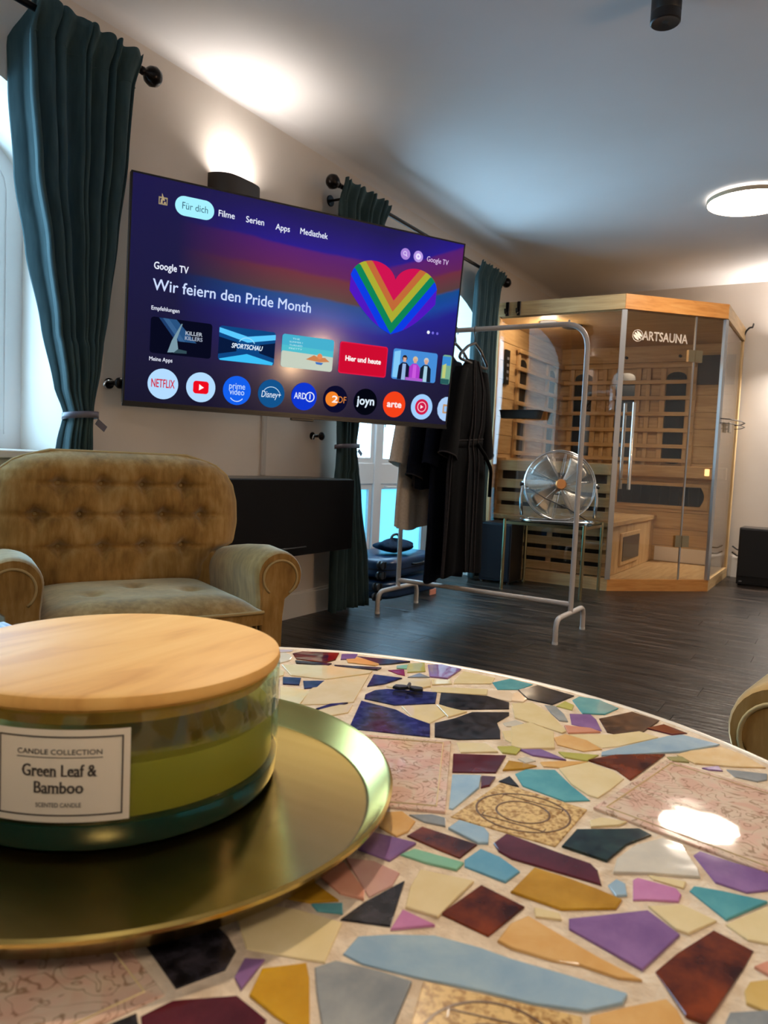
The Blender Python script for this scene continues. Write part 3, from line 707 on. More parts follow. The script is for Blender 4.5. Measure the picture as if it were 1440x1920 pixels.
# app row
def app(k, c, r=.0395): disc('app_icon', .1+.1*k, .9, r, c)
VA = .9
app(0, (178,218,255)); ttext('NETFLIX', .1, VA, .038, (205,25,55), width=.060, bold=.012)
app(1, (178,218,255)); flat('play_badge', rrect(.179, .871, .221, .930, .008), (235,10,30), .0004); flat('play_mark', [(.195,.886),(.195,.915),(.208,.9005)], (255,245,245), .0006)
app(2, (20,95,235)); ttext('prime', .3, .880, .030, (200,225,255), width=.045); ttext('video', .3, .908, .030, (200,225,255), width=.042); disc('smile', .3, .915, .022, (215,235,255), .0005, PI*1.2, PI*1.8, 14, .020)
app(3, (18,82,140)); ttext('Disney+', .4, .906, .032, (225,240,255), width=.058, shear=.15); disc('swoosh', .4, .915, .028, (190,225,250), .0005, .5, 2.5, 16, .0262)
app(4, (14,54,205)); ttext('ARD', .487, VA, .032, (225,235,255), width=.036, bold=.01); disc('ring', .518, VA, .0145, (225,235,255), .0005, r_in=.0115, n=24); ttext('1', .518, VA, .026, (225,235,255), bold=.03)
app(5, (12,12,42)); disc('app_mark', .589, VA, .0215, (240,130,40), .0004); ttext('2', .598, VA+.002, .034, (250,240,235), width=.018, bold=.03); ttext('DF', .622, VA+.002, .034, (225,135,60), width=.026)
app(6, (4,6,16)); ttext('joyn', .7, VA-.004, .044, (220,235,250), width=.058, bold=.025)
app(7, (242,66,26)); ttext('arte', .8, VA, .034, (250,225,225), width=.050, bold=.045)
app(8, (160,205,250)); disc('app_mark', .9, VA, .0245, (205,22,70), .0004); disc('ring', .9, VA, .0165, (245,190,205), .0005, r_in=.0135, n=24); flat('play_mark', [(.895,.889),(.895,.911),(.906,.90)], (250,225,230), .0006)
flat('app_icon', [(.9945,.832),(.985,.834),(.972,.846),(.962,.870),(.9585,.9),(.962,.930),(.972,.954),(.985,.966),(.9945,.968)], (170,205,245)); flat('app_mark', rrect(.979,.874,.9944,.925,.003), (190,150,110), .0004); flat('app_mark', [(.984,.885),(.9944,.885),(.9944,.915),(.984,.915)], (150,190,235), .0006)
# swivel arm and wall plate
m_arm = mat('mount_black', (.012,.012,.013), .45)
arm = MB().tube([(0,.062,-.05), (.0,.075,-.05)], .05, 12); arm.build('mount_plate', m_arm, tv)
wm = MB(); wm.box((.002, 2.25, 1.22), (.02, 2.35, 1.52)); wm.tube([(.02, 2.30, 1.36), (.10, 2.66, 1.36), (.385, 2.50, 1.345)], .016, 8); wm.build('wall_arm', m_arm, tv, world=True)
# ------------------------------------------------------------------ up-light wall lamps
m_lampbody = mat('lamp_dark_grey', srgb(52,46,42), .5, .2)
m_glow = emis('lamp_glow', (1.0,.93,.86), 20.0)
def wall_lamp(label, loc, rz, power, down=True):
    t = thing('wall_lamp', label, 'wall lamp', loc, rz, 'up and down wall lamps')   # local: x out of wall, y along wall
    hw, dp, hh = .135, .095, .06
    def outl(n=14): return [(0,-hw)]+[(dp*math.sin(PI*k/n)**.35 if 0 < k < n else 0.0, -hw*math.cos(PI*k/n)) for k in range(n+1)]
    O = [(0.0,-hw)]+[(dp*(1-abs(math.cos(PI*k/16))**4)**.5, -hw*math.cos(PI*k/16)) for k in range(1, 16)]+[(0.0,hw)]
    n = len(O); mb = MB(); I = [(max(.006, x-.006), y_*.95) for x, y_ in O]
    for k in range(n-1):
        a, b = O[k], O[k+1]; c, d = I[k], I[k+1]
        for z0, z1 in ((-hh, hh),):
            mb.add([(*a,z0),(*b,z0),(*b,z1),(*a,z1),(*c,z0),(*d,z0),(*d,z1),(*c,z1)], [(0,1,2,3),(7,6,5,4),(3,2,6,7),(0,4,5,1)])
    mb.build('housing', m_lampbody, t, smooth=30)
    MB().box((.0005,-hw+.005,-hh+.004),(.006,hw-.005,hh-.004)).build('back_plate', m_lampbody, t)
    MB().box((.03,-.05,-.03),(.06,.05,.03)).build('led_module', m_white, t)
    MB().add([(.028,-.06,.032),(.07,-.06,.032),(.07,.06,.032),(.028,.06,.032)], [(0,1,2,3)]).build('led_strip', m_glow, t)
    if down: MB().add([(.028,-.06,-.032),(.07,-.06,-.032),(.07,.06,-.032),(.028,.06,-.032)], [(0,1,2,3)]).build('led_strip', m_glow, t)
    for sg in ((1, -1) if down else (1,)):
        l = bpy.data.lights.new('lamp_light', 'AREA'); l.shape = 'RECTANGLE'; l.size = .045; l.size_y = .12; l.energy = power; l.color = (1.0,.93,.86); l.spread = math.radians(150)
        lo = bpy.data.objects.new('lamp_light', l); COL.objects.link(lo); lo.parent = t; lo.location = (.05, 0, .036*sg); lo.rotation_euler = (PI if sg > 0 else 0, 0, 0)
    return t
wall_lamp('dark up-light wall lamp glowing above the television', (0, 2.44, 1.925), 0, 2.6, True)
wall_lamp('dark wall lamp on the back wall beyond the sauna', (2.10, RY1, 1.80), -PI/2, 22, True)
TILES=[('brown',[-2124,3832,-1768,3933,-1750,4112,-1889,4384,-2285,4146,-2315,4000]),
('purple',[-1712,4160,-1595,4299,-1693,4506,-1845,4369]),
('black',[-1479,4352,-1231,4284,-1155,4372,-1020,4625,-1656,4431]),
('orange',[-1573,4110,-1248,4207,-1250,4299,-1612,4392,-1696,4248]),
('black',[-1573,3858,-1136,4071,-1146,4178,-1636,3924]),
('black',[-2008,3686,-1680,3850,-1685,3943,-2080,3757]),
('cream',[-1748,3267,-1377,3399,-1120,3901,-1155,3996,-1690,3824,-2090,3524]),
('cream',[-1290,3018,-1066,2567,-854,2778,-714,2967,-1106,3864,-1349,3365]),
('navy',[-1616,2969,-1463,3055,-1597,3256,-1770,3155]),
('navy',[-1349,2990,-1268,3103,-1347,3343,-1521,3194]),
('cream',[-1233,2464,-1071,2563,-1247,2960,-1353,2970,-1590,2894]),
('navy',[-834,2577,-780,2739,-739,2907,-852,2765,-876,2564]),
('cream',[-673,2464,-577,2676,-672,2896,-783,2789,-832,2527]),
('navy',[-887,3477,-791,3672,-751,3977,-1064,3880]),
('magenta',[-873,4088,-779,4092,-917,4306,-1037,4148]),
('lime',[-824,4217,-682,4392,-865,4702,-994,4533]),
('mint',[-1006,4285,-902,4342,-980,4500,-1059,4374]),
('purple',[-545,4234,-353,4302,-399,4744,-675,4784,-797,4655]),
('grey',[-532,4214,-700,4280,-723,4052]),
('cream',[-671,3608,-409,3805,-357,3919,-487,4138,-720,3985,-728,3610]),
('cream',[-375,3981,-221,4158,-306,4278,-471,4136]),
('cream',[-277,4341,-218,4176,108,4454,50,4691,-351,4705]),
('teal',[247,4304,433,4462,485,4742,199,4776,102,4501]),
('navy',[-753,3240,-687,3123,-347,3144,-58,3456,-208,3779,-676,3545,-756,3419]),
('black',[-26,3475,207,3438,594,3786,519,3969,256,4016,-173,3798]),
('navy',[-341,2335,337,2615,186,2895,-65,2950,-268,3043,-683,3056]),
('black',[365,2644,563,2719,846,2973,764,3166,654,3341,669,3605,634,3690,348,3455,291,3181,206,2945]),
('cream',[-45,2956,166,2901,188,3212,-44,3404,-268,3147]),
('cream',[230,3168,307,3424,184,3418,-22,3415]),
('cream',[-252,3772,235,4054,164,4237,-361,3910]),
('peach',[271,4001,521,4004,500,4209,367,4328,178,4203]),
('white',[761,3303,886,3372,862,3485,769,3515,706,3363]),
('cream',[883,2984,1097,2876,928,3313,782,3163]),
('cream',[704,2465,954,2674,792,2780,582,2640]),
('lime',[988,2679,1095,2720,1080,2933,902,2776]),
('maroon',[828,2065,1107,2270,1037,2642,665,2408]),
('ochre',[1132,2343,1257,2474,1212,2587,1097,2549]),
('lightblue',[1085,1502,1114,1507,1116,1939,1042,2134,856,2011]),
('maroon',[1126,1944,1165,2021,1139,2187,1044,2138]),
('black',[1294,2132,1347,2146,1216,2279,1188,2137]),
('gold',[1870,1446,1882,2083,1212,2118,1148,1403]),
('orange',[837,984,992,944,1021,1045,991,1195,845,1269,726,1161]),
('grey',[1042,1225,1185,1257,1135,1355,1035,1348,910,1252]),
('lightblue',[1453,1182,1507,1222,1462,1339,1404,1391,1222,1383,1212,1241]),
('brown',[1271,966,1439,954,1456,1168,1062,1155,1042,995]),
('purple',[884,668,1109,671,1138,944,840,900]),
('mint',[1299,780,1483,820,1484,916,1157,882,1124,772]),
('skyblue',[1502,885,1769,873,1795,1032,1634,1119,1491,1139,1468,956]),
('cream',[1348,502,1424,319,1607,347,1619,769,1306,697]),
('black',[1216,240,1199,30,1442,135,1291,540]),
('lilac',[1456,112,1627,275,1424,291]),
('brown',[1602,385,1891,359,1950,708,1669,760]),
('pink',[1212,286,1257,458,1226,593,1033,613,879,539]),
('salmon',[1066,219,1202,250,1162,320,896,494,856,295]),
('ochre',[987,56,1097,160,862,222,818,-1]),
('teal',[1057,19,1182,78,1127,155,996,48]),
('cream',[755,-271,964,-426,1211,-336,1332,-285,1224,10,975,-30,793,-108]),
('lightblue',[1480,-190,1736,-122,2020,-29,2253,33,2468,129,2588,271,2591,339,2338,303,2062,258,1897,248,1661,197,1479,76,1352,-32,1366,-184]),
('grey',[1416,-464,1597,-654,1811,-453,1740,-164,1587,-188,1370,-249,1317,-346]),
('mustard',[1188,-655,1358,-685,1496,-695,1525,-652,1340,-416,1263,-339,1120,-490]),
('gold',[1999,-807,2674,-591,2459,84,1784,-132]),
('black',[894,-809,985,-593,935,-467,832,-411,674,-363,481,-664]),
('purple',[1056,-607,1137,-651,1088,-433,1004,-482]),
('maroon',[999,-1081,1381,-812,1349,-724,1151,-691,938,-874,901,-1011]),
('black',[991,-1090,874,-1011,814,-1171]),
('maroon',[1599,1172,1697,1139,2056,1169,2237,1183,2172,1327,2120,1375,1949,1381,1596,1405,1552,1404,1533,1244]),
('ochre',[2126,806,2370,995,2375,1102,2232,1122,2073,1130,1854,1114,1833,798]),
('green_black',[2191,1463,2241,1746,2343,1984,2260,2026,1913,1749,1903,1472]),
('white',[2466,1496,2559,1541,2702,1621,2677,1708,2535,1977,2412,1993,2286,1782,2234,1540,2259,1356]),
('purple',[2786,1619,2956,1613,3080,1740,3045,1936,2840,1940,2645,1958,2622,1880]),
('lilac',[2426,1139,2493,1188,2643,1276,2643,1358,2607,1407,2391,1391,2375,1351]),
('teal',[2892,1250,3067,1575,2830,1540,2687,1498,2675,1432]),
('lightblue',[2338,1115,2387,1165,2348,1280,2291,1297,2269,1202]),
('purple',[2212,665,2609,558,2708,959,2519,1084,2184,750]),
('cream',[2683,993,2744,995,2851,1212,2666,1261,2511,1126]),
('cream',[3010,1128,3141,1165,3137,1450,3071,1519,2895,1204]),
('brown',[2724,800,2664,585,2841,353,2925,354,3022,884,3046,1055,2848,1123]),
('orange',[2024,337,2227,369,2345,415,2527,433,2626,481,2405,521,2205,580,1996,635,1946,519,1946,349]),
('cream',[2030,660,2156,718,2127,764,1995,735]),
('cream',[2473,1429,2642,1436,2640,1521,2435,1462]),
('mustard_pale',[3059,604,3153,599,3166,733,3131,842,3057,772,3042,685]),
('grey',[2993,344,3166,451,3152,615,3005,497,2996,423]),
('salmon',[3128,881,3149,962,3113,994,3062,908]),
('orange',[2516,7,2878,249,2799,383,2747,425,2600,251,2490,99]),
('cream',[1980,1844,2133,1987,2163,2068,1995,2014,1948,1926]),
('black',[625,4198,894,4193,981,4637,536,4740,430,4435]),
('lime',[1111,4158,1079,4323,962,4391,941,4175]),
('teal',[1225,4124,1413,4244,1474,4527,1238,4670,1031,4639,1012,4478]),
('grey',[975,3928,1110,3772,1187,3797,1088,3986,931,4173,834,4135]),
('purple',[1235,3753,1519,3760,1387,4037,1302,4139,1127,4031]),
('salmon',[1287,3493,1521,3713,1415,3750,1193,3664]),
('umber',[1568,3755,1673,3759,1835,3966,1902,4424,1626,4545,1399,4087]),
('maroon',[2074,4082,2184,4221,1948,4339,1841,4101]),
('cream',[739,3569,956,3524,1239,3463,1256,3532,982,3901,706,4113,561,3939]),
('cream',[992,2860,1099,2853,1311,3057,1170,3439,900,3542,807,3314]),
('cream',[1641,3343,1738,3459,1985,3921,1811,3967,1615,3711,1301,3469]),
('orange',[1300,3156,1529,3153,1649,3303,1484,3419,1275,3440,1221,3290]),
('lightblue',[1685,3154,1863,3320,2214,3673,2479,4086,2155,4129,2050,4004,1772,3458,1664,3230]),
('purple',[1216,2786,1475,2867,1230,2952,1082,2834]),
('lime',[1444,2919,1621,2960,1662,3152,1545,3089,1364,2997]),
('brown',[1864,2932,2009,2796,2053,3077,2123,3529,1784,3244,1625,2980]),
('apricot',[2368,3481,2653,3621,2874,3770,2686,3960,2499,4039,2288,3766,2207,3583]),
('teal',[1366,2172,1713,2116,1856,2245,1666,2410,1467,2614,1272,2475,1238,2345]),
('cream',[1656,2438,1814,2326,1891,2322,1929,2527,1962,2796,1858,2892,1635,2940,1483,2654]),
('orange',[1364,2625,1487,2683,1633,2952,1448,2823,1313,2692]),
('ochre',[1175,2409,1253,2470,1321,2599,1112,2563]),
('white',[1228,2603,1275,2695,1178,2730,1139,2643]),
('purple',[2489,3416,2586,3467,2540,3560,2432,3422]),
('grey',[2684,3398,2846,3412,2905,3503,2895,3629,2604,3520]),
('olive',[2195,3416,2326,3477,2259,3571,2147,3482]),
('peach',[515,4030,630,4069,622,4197,448,4367,424,4255]),
('ornate',[-650,2057,-93,866,1098,1423,541,2614]),
('ornate',[3209,1893,3445,3187,2151,3422,1915,2128]),
('ornate',[883,-862,-381,-495,-749,-1758,515,-2126]),
('peach',[-911,888,-1209,776,-1193,658,-1001,530,-847,638]),
('navy',[1878,-4417,1740,-3987,1591,-3925,1463,-3907,996,-4247,1185,-4651,1355,-4605,1699,-4489]),
('orange',[-1496,-2234,-1636,-1500,-1736,-1459,-1986,-1459,-2082,-1499,-2232,-2218,-2214,-2261,-1635,-2314,-1507,-2261]),
('orange',[2874,-3083,2668,-2811,2502,-2742,2310,-2822,2125,-2945,2020,-3200,2053,-3365,2142,-3579,2574,-3712,2640,-3685]),
('brown',[4171,2046,4260,2133,4230,2268,4044,2585,3841,2828,3487,2681,3438,2562,3344,2337,3351,2302,3462,2034]),
('brown',[-1699,-3728,-1307,-3208,-1594,-2938,-2050,-3073,-2167,-3485,-2117,-3574]),
('orange',[3446,-3342,3446,-3161,2903,-3098,2669,-3700,2717,-3816,2940,-3794,3206,-3573]),
('purple',[-3640,-2062,-3899,-1645,-4456,-1784,-4401,-1917,-4242,-2246,-4139,-2431]),
('cream',[-2832,1551,-2705,1650,-2711,1883,-2843,2024,-2943,1998,-3129,1662,-3079,1554]),
('cream',[-3487,1390,-3324,1350,-3174,1419,-3108,1539,-3159,1651,-3379,1765,-3572,1524]),
('cream',[4225,708,4542,880,4657,1158,4633,1215,4148,1500,3751,1284,4039,753]),
('mint',[-2278,-890,-2040,-553,-2126,-258,-2570,-86,-2661,-124,-2841,-269,-2844,-754]),
('white',[-1976,2537,-1755,2444,-1538,2622,-1556,2750,-1709,2972,-1776,3015,-1884,2969,-2051,2675]),
('ochre',[411,-2908,-53,-2422,-486,-2865,-229,-3283,-55,-3355]),
('brown',[-2681,-2664,-2725,-2557,-3315,-2439,-3533,-2976,-2910,-3169]),
('cream',[-1170,2291,-1390,2037,-1390,1978,-1089,1838,-934,2050]),
('cream',[-2076,754,-2193,487,-1972,316,-1682,513,-1714,630]),
('cream',[4643,-1218,4699,-978,4109,-889,3968,-1561,4420,-1742,4537,-1568]),
('peach',[-305,423,110,522,126,756,-174,835,-339,599]),
('lightblue',[1155,-4659,965,-4255,684,-4170,389,-4293,242,-4646,372,-4786,685,-4751,1028,-4689]),
('purple',[3258,-1285,3291,-886,2633,-705,2534,-746,2494,-780,2374,-1070,2521,-1424,2758,-1522,2999,-1515]),
('brown',[1959,-3679,2043,-3475,2010,-3310,1914,-3079,1560,-2933,1420,-2991,1150,-3358,1469,-3876,1640,-3900,1815,-3828]),
('white',[191,819,660,715,775,769,779,802,773,950,750,1003,703,1076,309,1101]),
('cream',[-2716,2951,-2554,3072,-2549,3183,-2779,3497,-2907,3472,-2944,3210]),
('cream',[-4054,2020,-4117,2469,-4196,2330,-4308,2117,-4091,1949]),
('cream',[-795,-227,-783,186,-999,276,-1229,138,-1227,-7]),
('grey',[-1459,-720,-1423,-700,-1395,-621,-1413,-205,-1797,-71,-1949,-103,-2095,-251,-2010,-543]),
('white',[-3738,2416,-3709,2168,-3538,2024,-3462,2014,-3319,2153,-3315,2230,-3423,2404]),
('lime',[-4367,464,-4498,1062,-4528,1087,-4660,1150,-4706,945,-4762,606,-4791,293,-4795,209]),
('peach',[-2043,1026,-1740,1174,-1779,1400,-1845,1456,-2269,1451,-2300,1308]),
('cream',[-985,304,-769,215,-618,313,-740,591,-826,614,-985,502]),
('navy',[2298,-1448,2186,-1176,1832,-1030,1491,-1171,1520,-1823,1785,-1996,1823,-1990]),
('mint',[-4005,-301,-3943,-151,-4106,357,-4348,439,-4796,184,-4800,39,-4717,-314,-4565,-378]),
('peach',[-3804,2490,-3706,2731,-3724,3028,-3889,2814,-4081,2527,-4105,2487]),
('black',[-2146,-3587,-2194,-3501,-2839,-3362,-2996,-3750,-2795,-3903,-2494,-4101,-2461,-4121]),
('cream',[358,-4255,212,-3901,-142,-3755,-495,-3901,-565,-4071,-244,-4713,-142,-4755,212,-4608]),
('cream',[4366,-1994,4417,-1775,3969,-1603,3927,-1620,3587,-2186,3661,-2365,4125,-2454,4202,-2321]),
('pink',[-3883,-1067,-3754,-757,-3901,-403,-4054,-340,-4614,-417,-4740,-754,-4629,-1060]),
('black',[-3503,-2081,-2983,-1662,-2968,-1589,-3060,-1367,-3128,-1245,-3460,-1107,-3776,-1237,-3874,-1623,-3614,-2043,-3560,-2066]),
('grey',[4787,356,4748,704,4595,873,4245,682,4323,-14,4452,-68,4649,-94,4800,24]),
('purple',[-3905,-1613,-3816,-1267,-3886,-1099,-4632,-1092,-4605,-1356,-4486,-1707,-4468,-1753]),
('brown',[-2876,-760,-2873,-273,-3411,-132,-3619,-246,-3742,-543,-3596,-896,-3242,-1043,-3081,-976]),
('black',[-3428,-105,-3353,443,-3721,644,-4075,363,-3911,-146,-3682,-241]),
('white',[-1319,1486,-1303,1170,-989,1206,-914,1312,-939,1532,-1028,1588]),
('peach',[426,-630,519,-491,528,-462,381,-249,187,-217,138,-243,42,-621]),
('cream',[-2399,2295,-2484,2574,-2579,2605,-2816,2364,-2777,2240]),
('cream',[-674,-1116,-734,-971,-1409,-728,-1442,-748,-1567,-1374,-838,-1476]),
('cream',[2354,-2754,2477,-2457,2462,-2423,1828,-2022,1791,-2034,1574,-2692,1623,-2811,1977,-2957,2169,-2877]),
('brown',[3727,1308,4133,1528,4161,2014,3467,2002,3351,1722,3496,1373]),
('maroon',[1762,-2019,1502,-1849,960,-2013,877,-2214,900,-2350,953,-2477,1391,-2740,1545,-2677]),
('cream',[1122,-3342,1418,-2939,1338,-2746,906,-2486,465,-2909,889,-3363]),
('navy',[3290,-2269,3326,-2184,2996,-1547,2768,-1554,2653,-1602,2582,-2365,2770,-2443]),
('salmon',[-242,-3323,-516,-2877,-771,-2814,-1172,-3206,-715,-3761,-363,-3615]),
('navy',[-2865,-3343,-2914,-3201,-3553,-3004,-3688,-3064,-3589,-3187,-3362,-3426,-3116,-3651,-3022,-3729]),
('peach',[-3297,3057,-2976,3215,-2938,3477,-3197,3580]),
('white',[-2327,2985,-2227,2737,-2077,2694,-1917,2974,-2155,3090]),
('lightblue',[2672,-3988,2601,-3754,2169,-3621,1986,-3696,1843,-3845,1778,-4001,1905,-4406,2105,-4314,2420,-4146]),
('orange',[-2108,-1467,-2120,-1438,-2151,-1414,-2191,-1397,-2883,-1546,-2938,-1679,-2512,-2264,-2479,-2278,-2258,-2186]),
('purple',[-908,-4091,-1578,-3994,-1756,-4457,-1598,-4526,-1248,-4635,-1101,-4672]),
('teal',[4022,-2620,4114,-2473,3680,-2403,3558,-2453,3475,-3140,3520,-3197,3628,-3143,3824,-2901]),
('white',[-2290,1476,-2238,1759,-2369,1960,-2679,1877,-2673,1653]),
('orange',[4079,-875,3988,-755,3704,-637,3464,-737,3323,-881,3291,-1283,3902,-1555,3940,-1540]),
('maroon',[-1201,-3189,-795,-2793,-995,-2327,-1125,-2273,-1357,-2275,-1559,-2359,-1574,-2914,-1279,-3190]),
('cream',[-2746,1255,-2425,1235,-2332,1312,-2305,1447,-2686,1624,-2809,1529]),
('maroon',[4007,745,3718,1277,3534,1329,3296,1230,3222,912,3216,880,3223,835,3234,788,3294,577,3315,517,3535,450]),
('cream',[-2052,3409,-2148,3411,-2140,3118,-1894,2999,-1851,3018,-1808,3215,-1890,3331]),
('cream',[-875,-4035,-760,-3757,-1202,-3221,-1277,-3222,-1675,-3749,-1578,-3962,-884,-4040]),
('peach',[-3181,3595,-2918,3502,-2780,3529,-2644,3663,-2752,3932,-2945,3790,-3180,3596]),
('lime',[3841,-162,3527,419,3352,459,3184,362,3114,312,3049,253,2988,188,2917,22,3523,-437,3770,-334]),
('white',[-1827,1834,-1893,1895,-2207,1751,-2256,1483,-1854,1487]),
('teal',[3439,-717,3535,-486,2929,-28,2743,-105,2696,-423,2782,-713,3303,-856]),
('peach',[-2708,593,-2559,664,-2511,873,-2762,918,-2869,789]),
('cream',[-541,731,-361,624,-164,906,-200,1069,-375,1150,-415,1134,-546,961]),
('peach',[-2714,2895,-2573,2637,-2473,2604,-2259,2730,-2359,2979,-2535,3045,-2705,2920]),
('peach',[-1942,-69,-1805,-40,-1499,350,-1665,486,-1956,288]),
('cream',[-2552,-2264,-2969,-1691,-3479,-2102,-3314,-2406,-2689,-2531,-2657,-2518]),
('lime',[-3566,-2975,-3342,-2421,-3500,-2131,-3611,-2085,-4122,-2459,-3908,-2787,-3714,-3041]),
('cream',[-358,-280,-105,-139,-127,82,-327,186,-459,-211]),
('peach',[-359,300,-324,221,-111,110,138,208,107,488,-307,390]),
('white',[-1725,2332,-1407,2066,-1192,2315,-1335,2514,-1513,2601,-1735,2419]),
('cream',[-1891,2036,-1875,1922,-1805,1857,-1503,1877,-1422,1974,-1422,2036,-1736,2299]),
('cream',[-2057,-3041,-1606,-2908,-1591,-2350,-2156,-2301,-2284,-2354,-2388,-2605]),
('brown',[-1973,-82,-1988,288,-2215,464,-2276,439,-2583,-8,-2564,-54,-2117,-228]),
('cream',[-4090,1787,-4100,1918,-4320,2092,-4466,1759,-4518,1621]),
('white',[-2582,3686,-2385,4054,-2401,4131,-2391,4162,-2434,4137,-2726,3951,-2616,3678]),
('cream',[4769,-543,4795,-210,4588,-118,4391,-92,4104,-211,3958,-564,4047,-780,4105,-856,4706,-947,4715,-899]),
('cream',[-3739,671,-3754,888,-3792,956,-3941,1065,-4464,1055,-4335,468,-4097,387]),
('cream',[-764,-2783,-511,-2845,-69,-2393,-68,-2268,-155,-2058,-422,-1948,-553,-1930,-798,-2031,-903,-2156,-967,-2312]),
('white',[677,-316,712,-264,734,-199,740,-131,729,-58,537,-5,410,-233,506,-374]),
('white',[-490,-201,-353,208,-387,285,-593,291,-751,188,-746,-206]),
('white',[-2194,3520,-2157,3552,-2140,3693,-2154,3759,-2208,3856,-2288,3922,-2395,3958,-2549,3679]),
('peach',[-3915,1648,-3889,1614,-3598,1543,-3402,1788,-3468,1983,-3539,1992]),
('cream',[-3951,1096,-3915,1595,-3948,1637,-4006,1667,-4525,1137,-4478,1086]),
('cream',[-1689,1160,-1335,1177,-1351,1487,-1447,1540,-1746,1399,-1708,1174]),
('white',[-586,1725,-552,1884,-728,2050,-905,2036,-1067,1814,-1013,1616,-923,1560]),
('cream',[-2991,2453,-3283,2226,-3287,2157,-2952,2029,-2851,2055,-2804,2222,-2848,2358]),
('cream',[-2495,912,-2098,794,-2064,1001,-2319,1281,-2406,1209]),
('cream',[-4030,1689,-4080,1756,-4528,1594,-4565,1485,-4646,1208,-4548,1161]),
('cream',[862,-3382,438,-2927,-16,-3365,-31,-3399,116,-3753,469,-3899,510,-3882]),
('cream',[-1316,1140,-1674,1129,-1604,801,-1304,857]),
('maroon',[1488,-1820,1460,-1188,1237,-1096,1022,-1169,947,-1203,876,-1244,809,-1292,739,-1772,798,-1914,957,-1980]),
('white',[-3144,937,-3093,787,-2898,805,-2787,938,-2850,1130,-2994,1137]),
('cream',[-1479,324,-1770,-47,-1402,-175,-1259,-11,-1262,140]),
('peach',[-1914,2060,-1757,2327,-1767,2414,-1984,2506,-2275,2217]),
('peach',[449,128,199,155,201,-186,382,-217,510,13]),
('cream',[974,-4224,1438,-3886,1122,-3374,891,-3395,549,-3883,650,-4127]),
('cream',[-822,-249,-1239,-37,-1381,-199,-1364,-595]),
('cream',[-1468,359,-1244,167,-1017,303,-1017,502,-1206,628]),
('cream',[505,453,637,687,159,793,148,538]),
('cream',[-571,981,-451,1139,-891,1289,-963,1188,-892,921]),
('peach',[190,188,450,160,536,323,501,421,139,508,171,206]),
('white',[-3516,1376,-3602,1511,-3884,1580,-3920,1088,-3783,989]),
('black',[4545,1543,4421,1871,4311,2110,4194,2023,4165,1527,4630,1254]),
('cream',[-1606,-3978,-1705,-3760,-2121,-3607,-2434,-4137,-2293,-4217,-1965,-4379,-1788,-4450]),
('maroon',[-808,-279,-1365,-634,-1390,-701,-727,-940]),
('cream',[-2296,2241,-2007,2527,-2080,2662,-2237,2706,-2452,2579,-2365,2291]),
('cream',[-1475,-749,-2017,-575,-2254,-911,-2161,-1355,-1987,-1427,-1737,-1427,-1598,-1370]),
('white',[-386,317,-335,407,-371,592,-556,703,-708,599,-587,323]),
('cream',[-2993,1169,-2845,1162,-2776,1244,-2840,1519,-3080,1522,-3144,1407]),
('white',[-3715,3040,-3677,2746,-3402,2725,-3310,3025]),
('navy',[4213,678,4031,722,3559,428,3877,-162,3951,-192,4294,-50]),
('cream',[-1432,1568,-1334,1514,-1046,1616,-1098,1806,-1402,1948,-1479,1857]),
('peach',[-2961,2763,-3021,2606,-2979,2483,-2836,2389,-2604,2626,-2738,2872]),
('peach',[-2972,2794,-2744,2905,-2964,3184,-3246,3026]),
('cream',[-1488,384,-1225,654,-1242,779,-1293,827,-1607,768,-1684,640,-1650,515]),
('cream',[-2349,3009,-2172,3117,-2182,3478,-2517,3181,-2521,3074]),
('lightblue',[-2213,-1369,-2198,-1333,-2285,-921,-2855,-785,-3060,-1001,-3117,-1137,-3018,-1377,-2949,-1499,-2905,-1518]),
('cream',[3527,-2443,3508,-2396,3286,-2304,2766,-2478,2657,-2743,2901,-3065,3444,-3129]),
('cream',[-1634,785,-1708,1134,-2033,996,-2067,785,-1708,661]),
('pink',[-2804,300,-3270,464,-3321,440,-3396,-103,-2861,-243,-2660,-82,-2628,-4]),
('cream',[-709,2084,-563,2248,-656,2357,-713,2408,-774,2447,-840,2475,-1006,2515,-1074,2487,-1136,2435,-1155,2321,-907,2068]),
('cream',[-3299,2128,-3437,1993,-3371,1796,-3154,1684,-2976,2004]),
('orange',[-3282,493,-3121,771,-3175,929,-3320,1014,-3722,881,-3707,673,-3335,469]),
('white',[32,-528,105,-242,-87,-166,-340,-306,-255,-548]),
('white',[-3741,2169,-3771,2425,-3801,2458,-4094,2469,-4025,2040]),
('white',[531,433,565,336,794,309,820,353,843,433,844,509,737,716,673,685]),
('navy',[-2836,-3330,-2195,-3468,-2081,-3063,-2437,-2593,-2654,-2682,-2884,-3189]),
('lightblue',[-3247,489,-2804,334,-2730,569,-2897,773,-3094,754]),
('white',[-2776,315,-2604,18,-2309,449,-2547,634,-2699,561]),
('brown',[-276,-4719,-598,-4077,-700,-4035,-880,-4109,-1072,-4679,-1011,-4692,-661,-4754,-339,-4788]),
('cream',[-1272,851,-1223,805,-924,918,-992,1174,-1284,1134]),
('cream',[-3998,1700,-3940,1669,-3568,2008,-3727,2141,-4026,2004,-4069,1924,-4057,1779]),
('white',[-3334,2641,-3049,2623,-2993,2770,-3280,3013,-3373,2710]),
('cream',[-3329,3068,-3204,3574,-3229,3551,-3464,3322,-3687,3074]),
('cream',[-2213,3493,-2573,3655,-2616,3645,-2751,3513,-2530,3212]),
('cream',[-416,-732,-426,-272,-483,-233,-756,-238,-711,-809]),
('cream',[-425,1164,-380,1183,-464,1666,-556,1704,-906,1532,-882,1320]),
('cream',[-2345,1981,-2215,1782,-1908,1923,-1922,2029,-2281,2184]),
('cream',[-2284,470,-2225,494,-2107,763,-2482,856,-2527,659]),
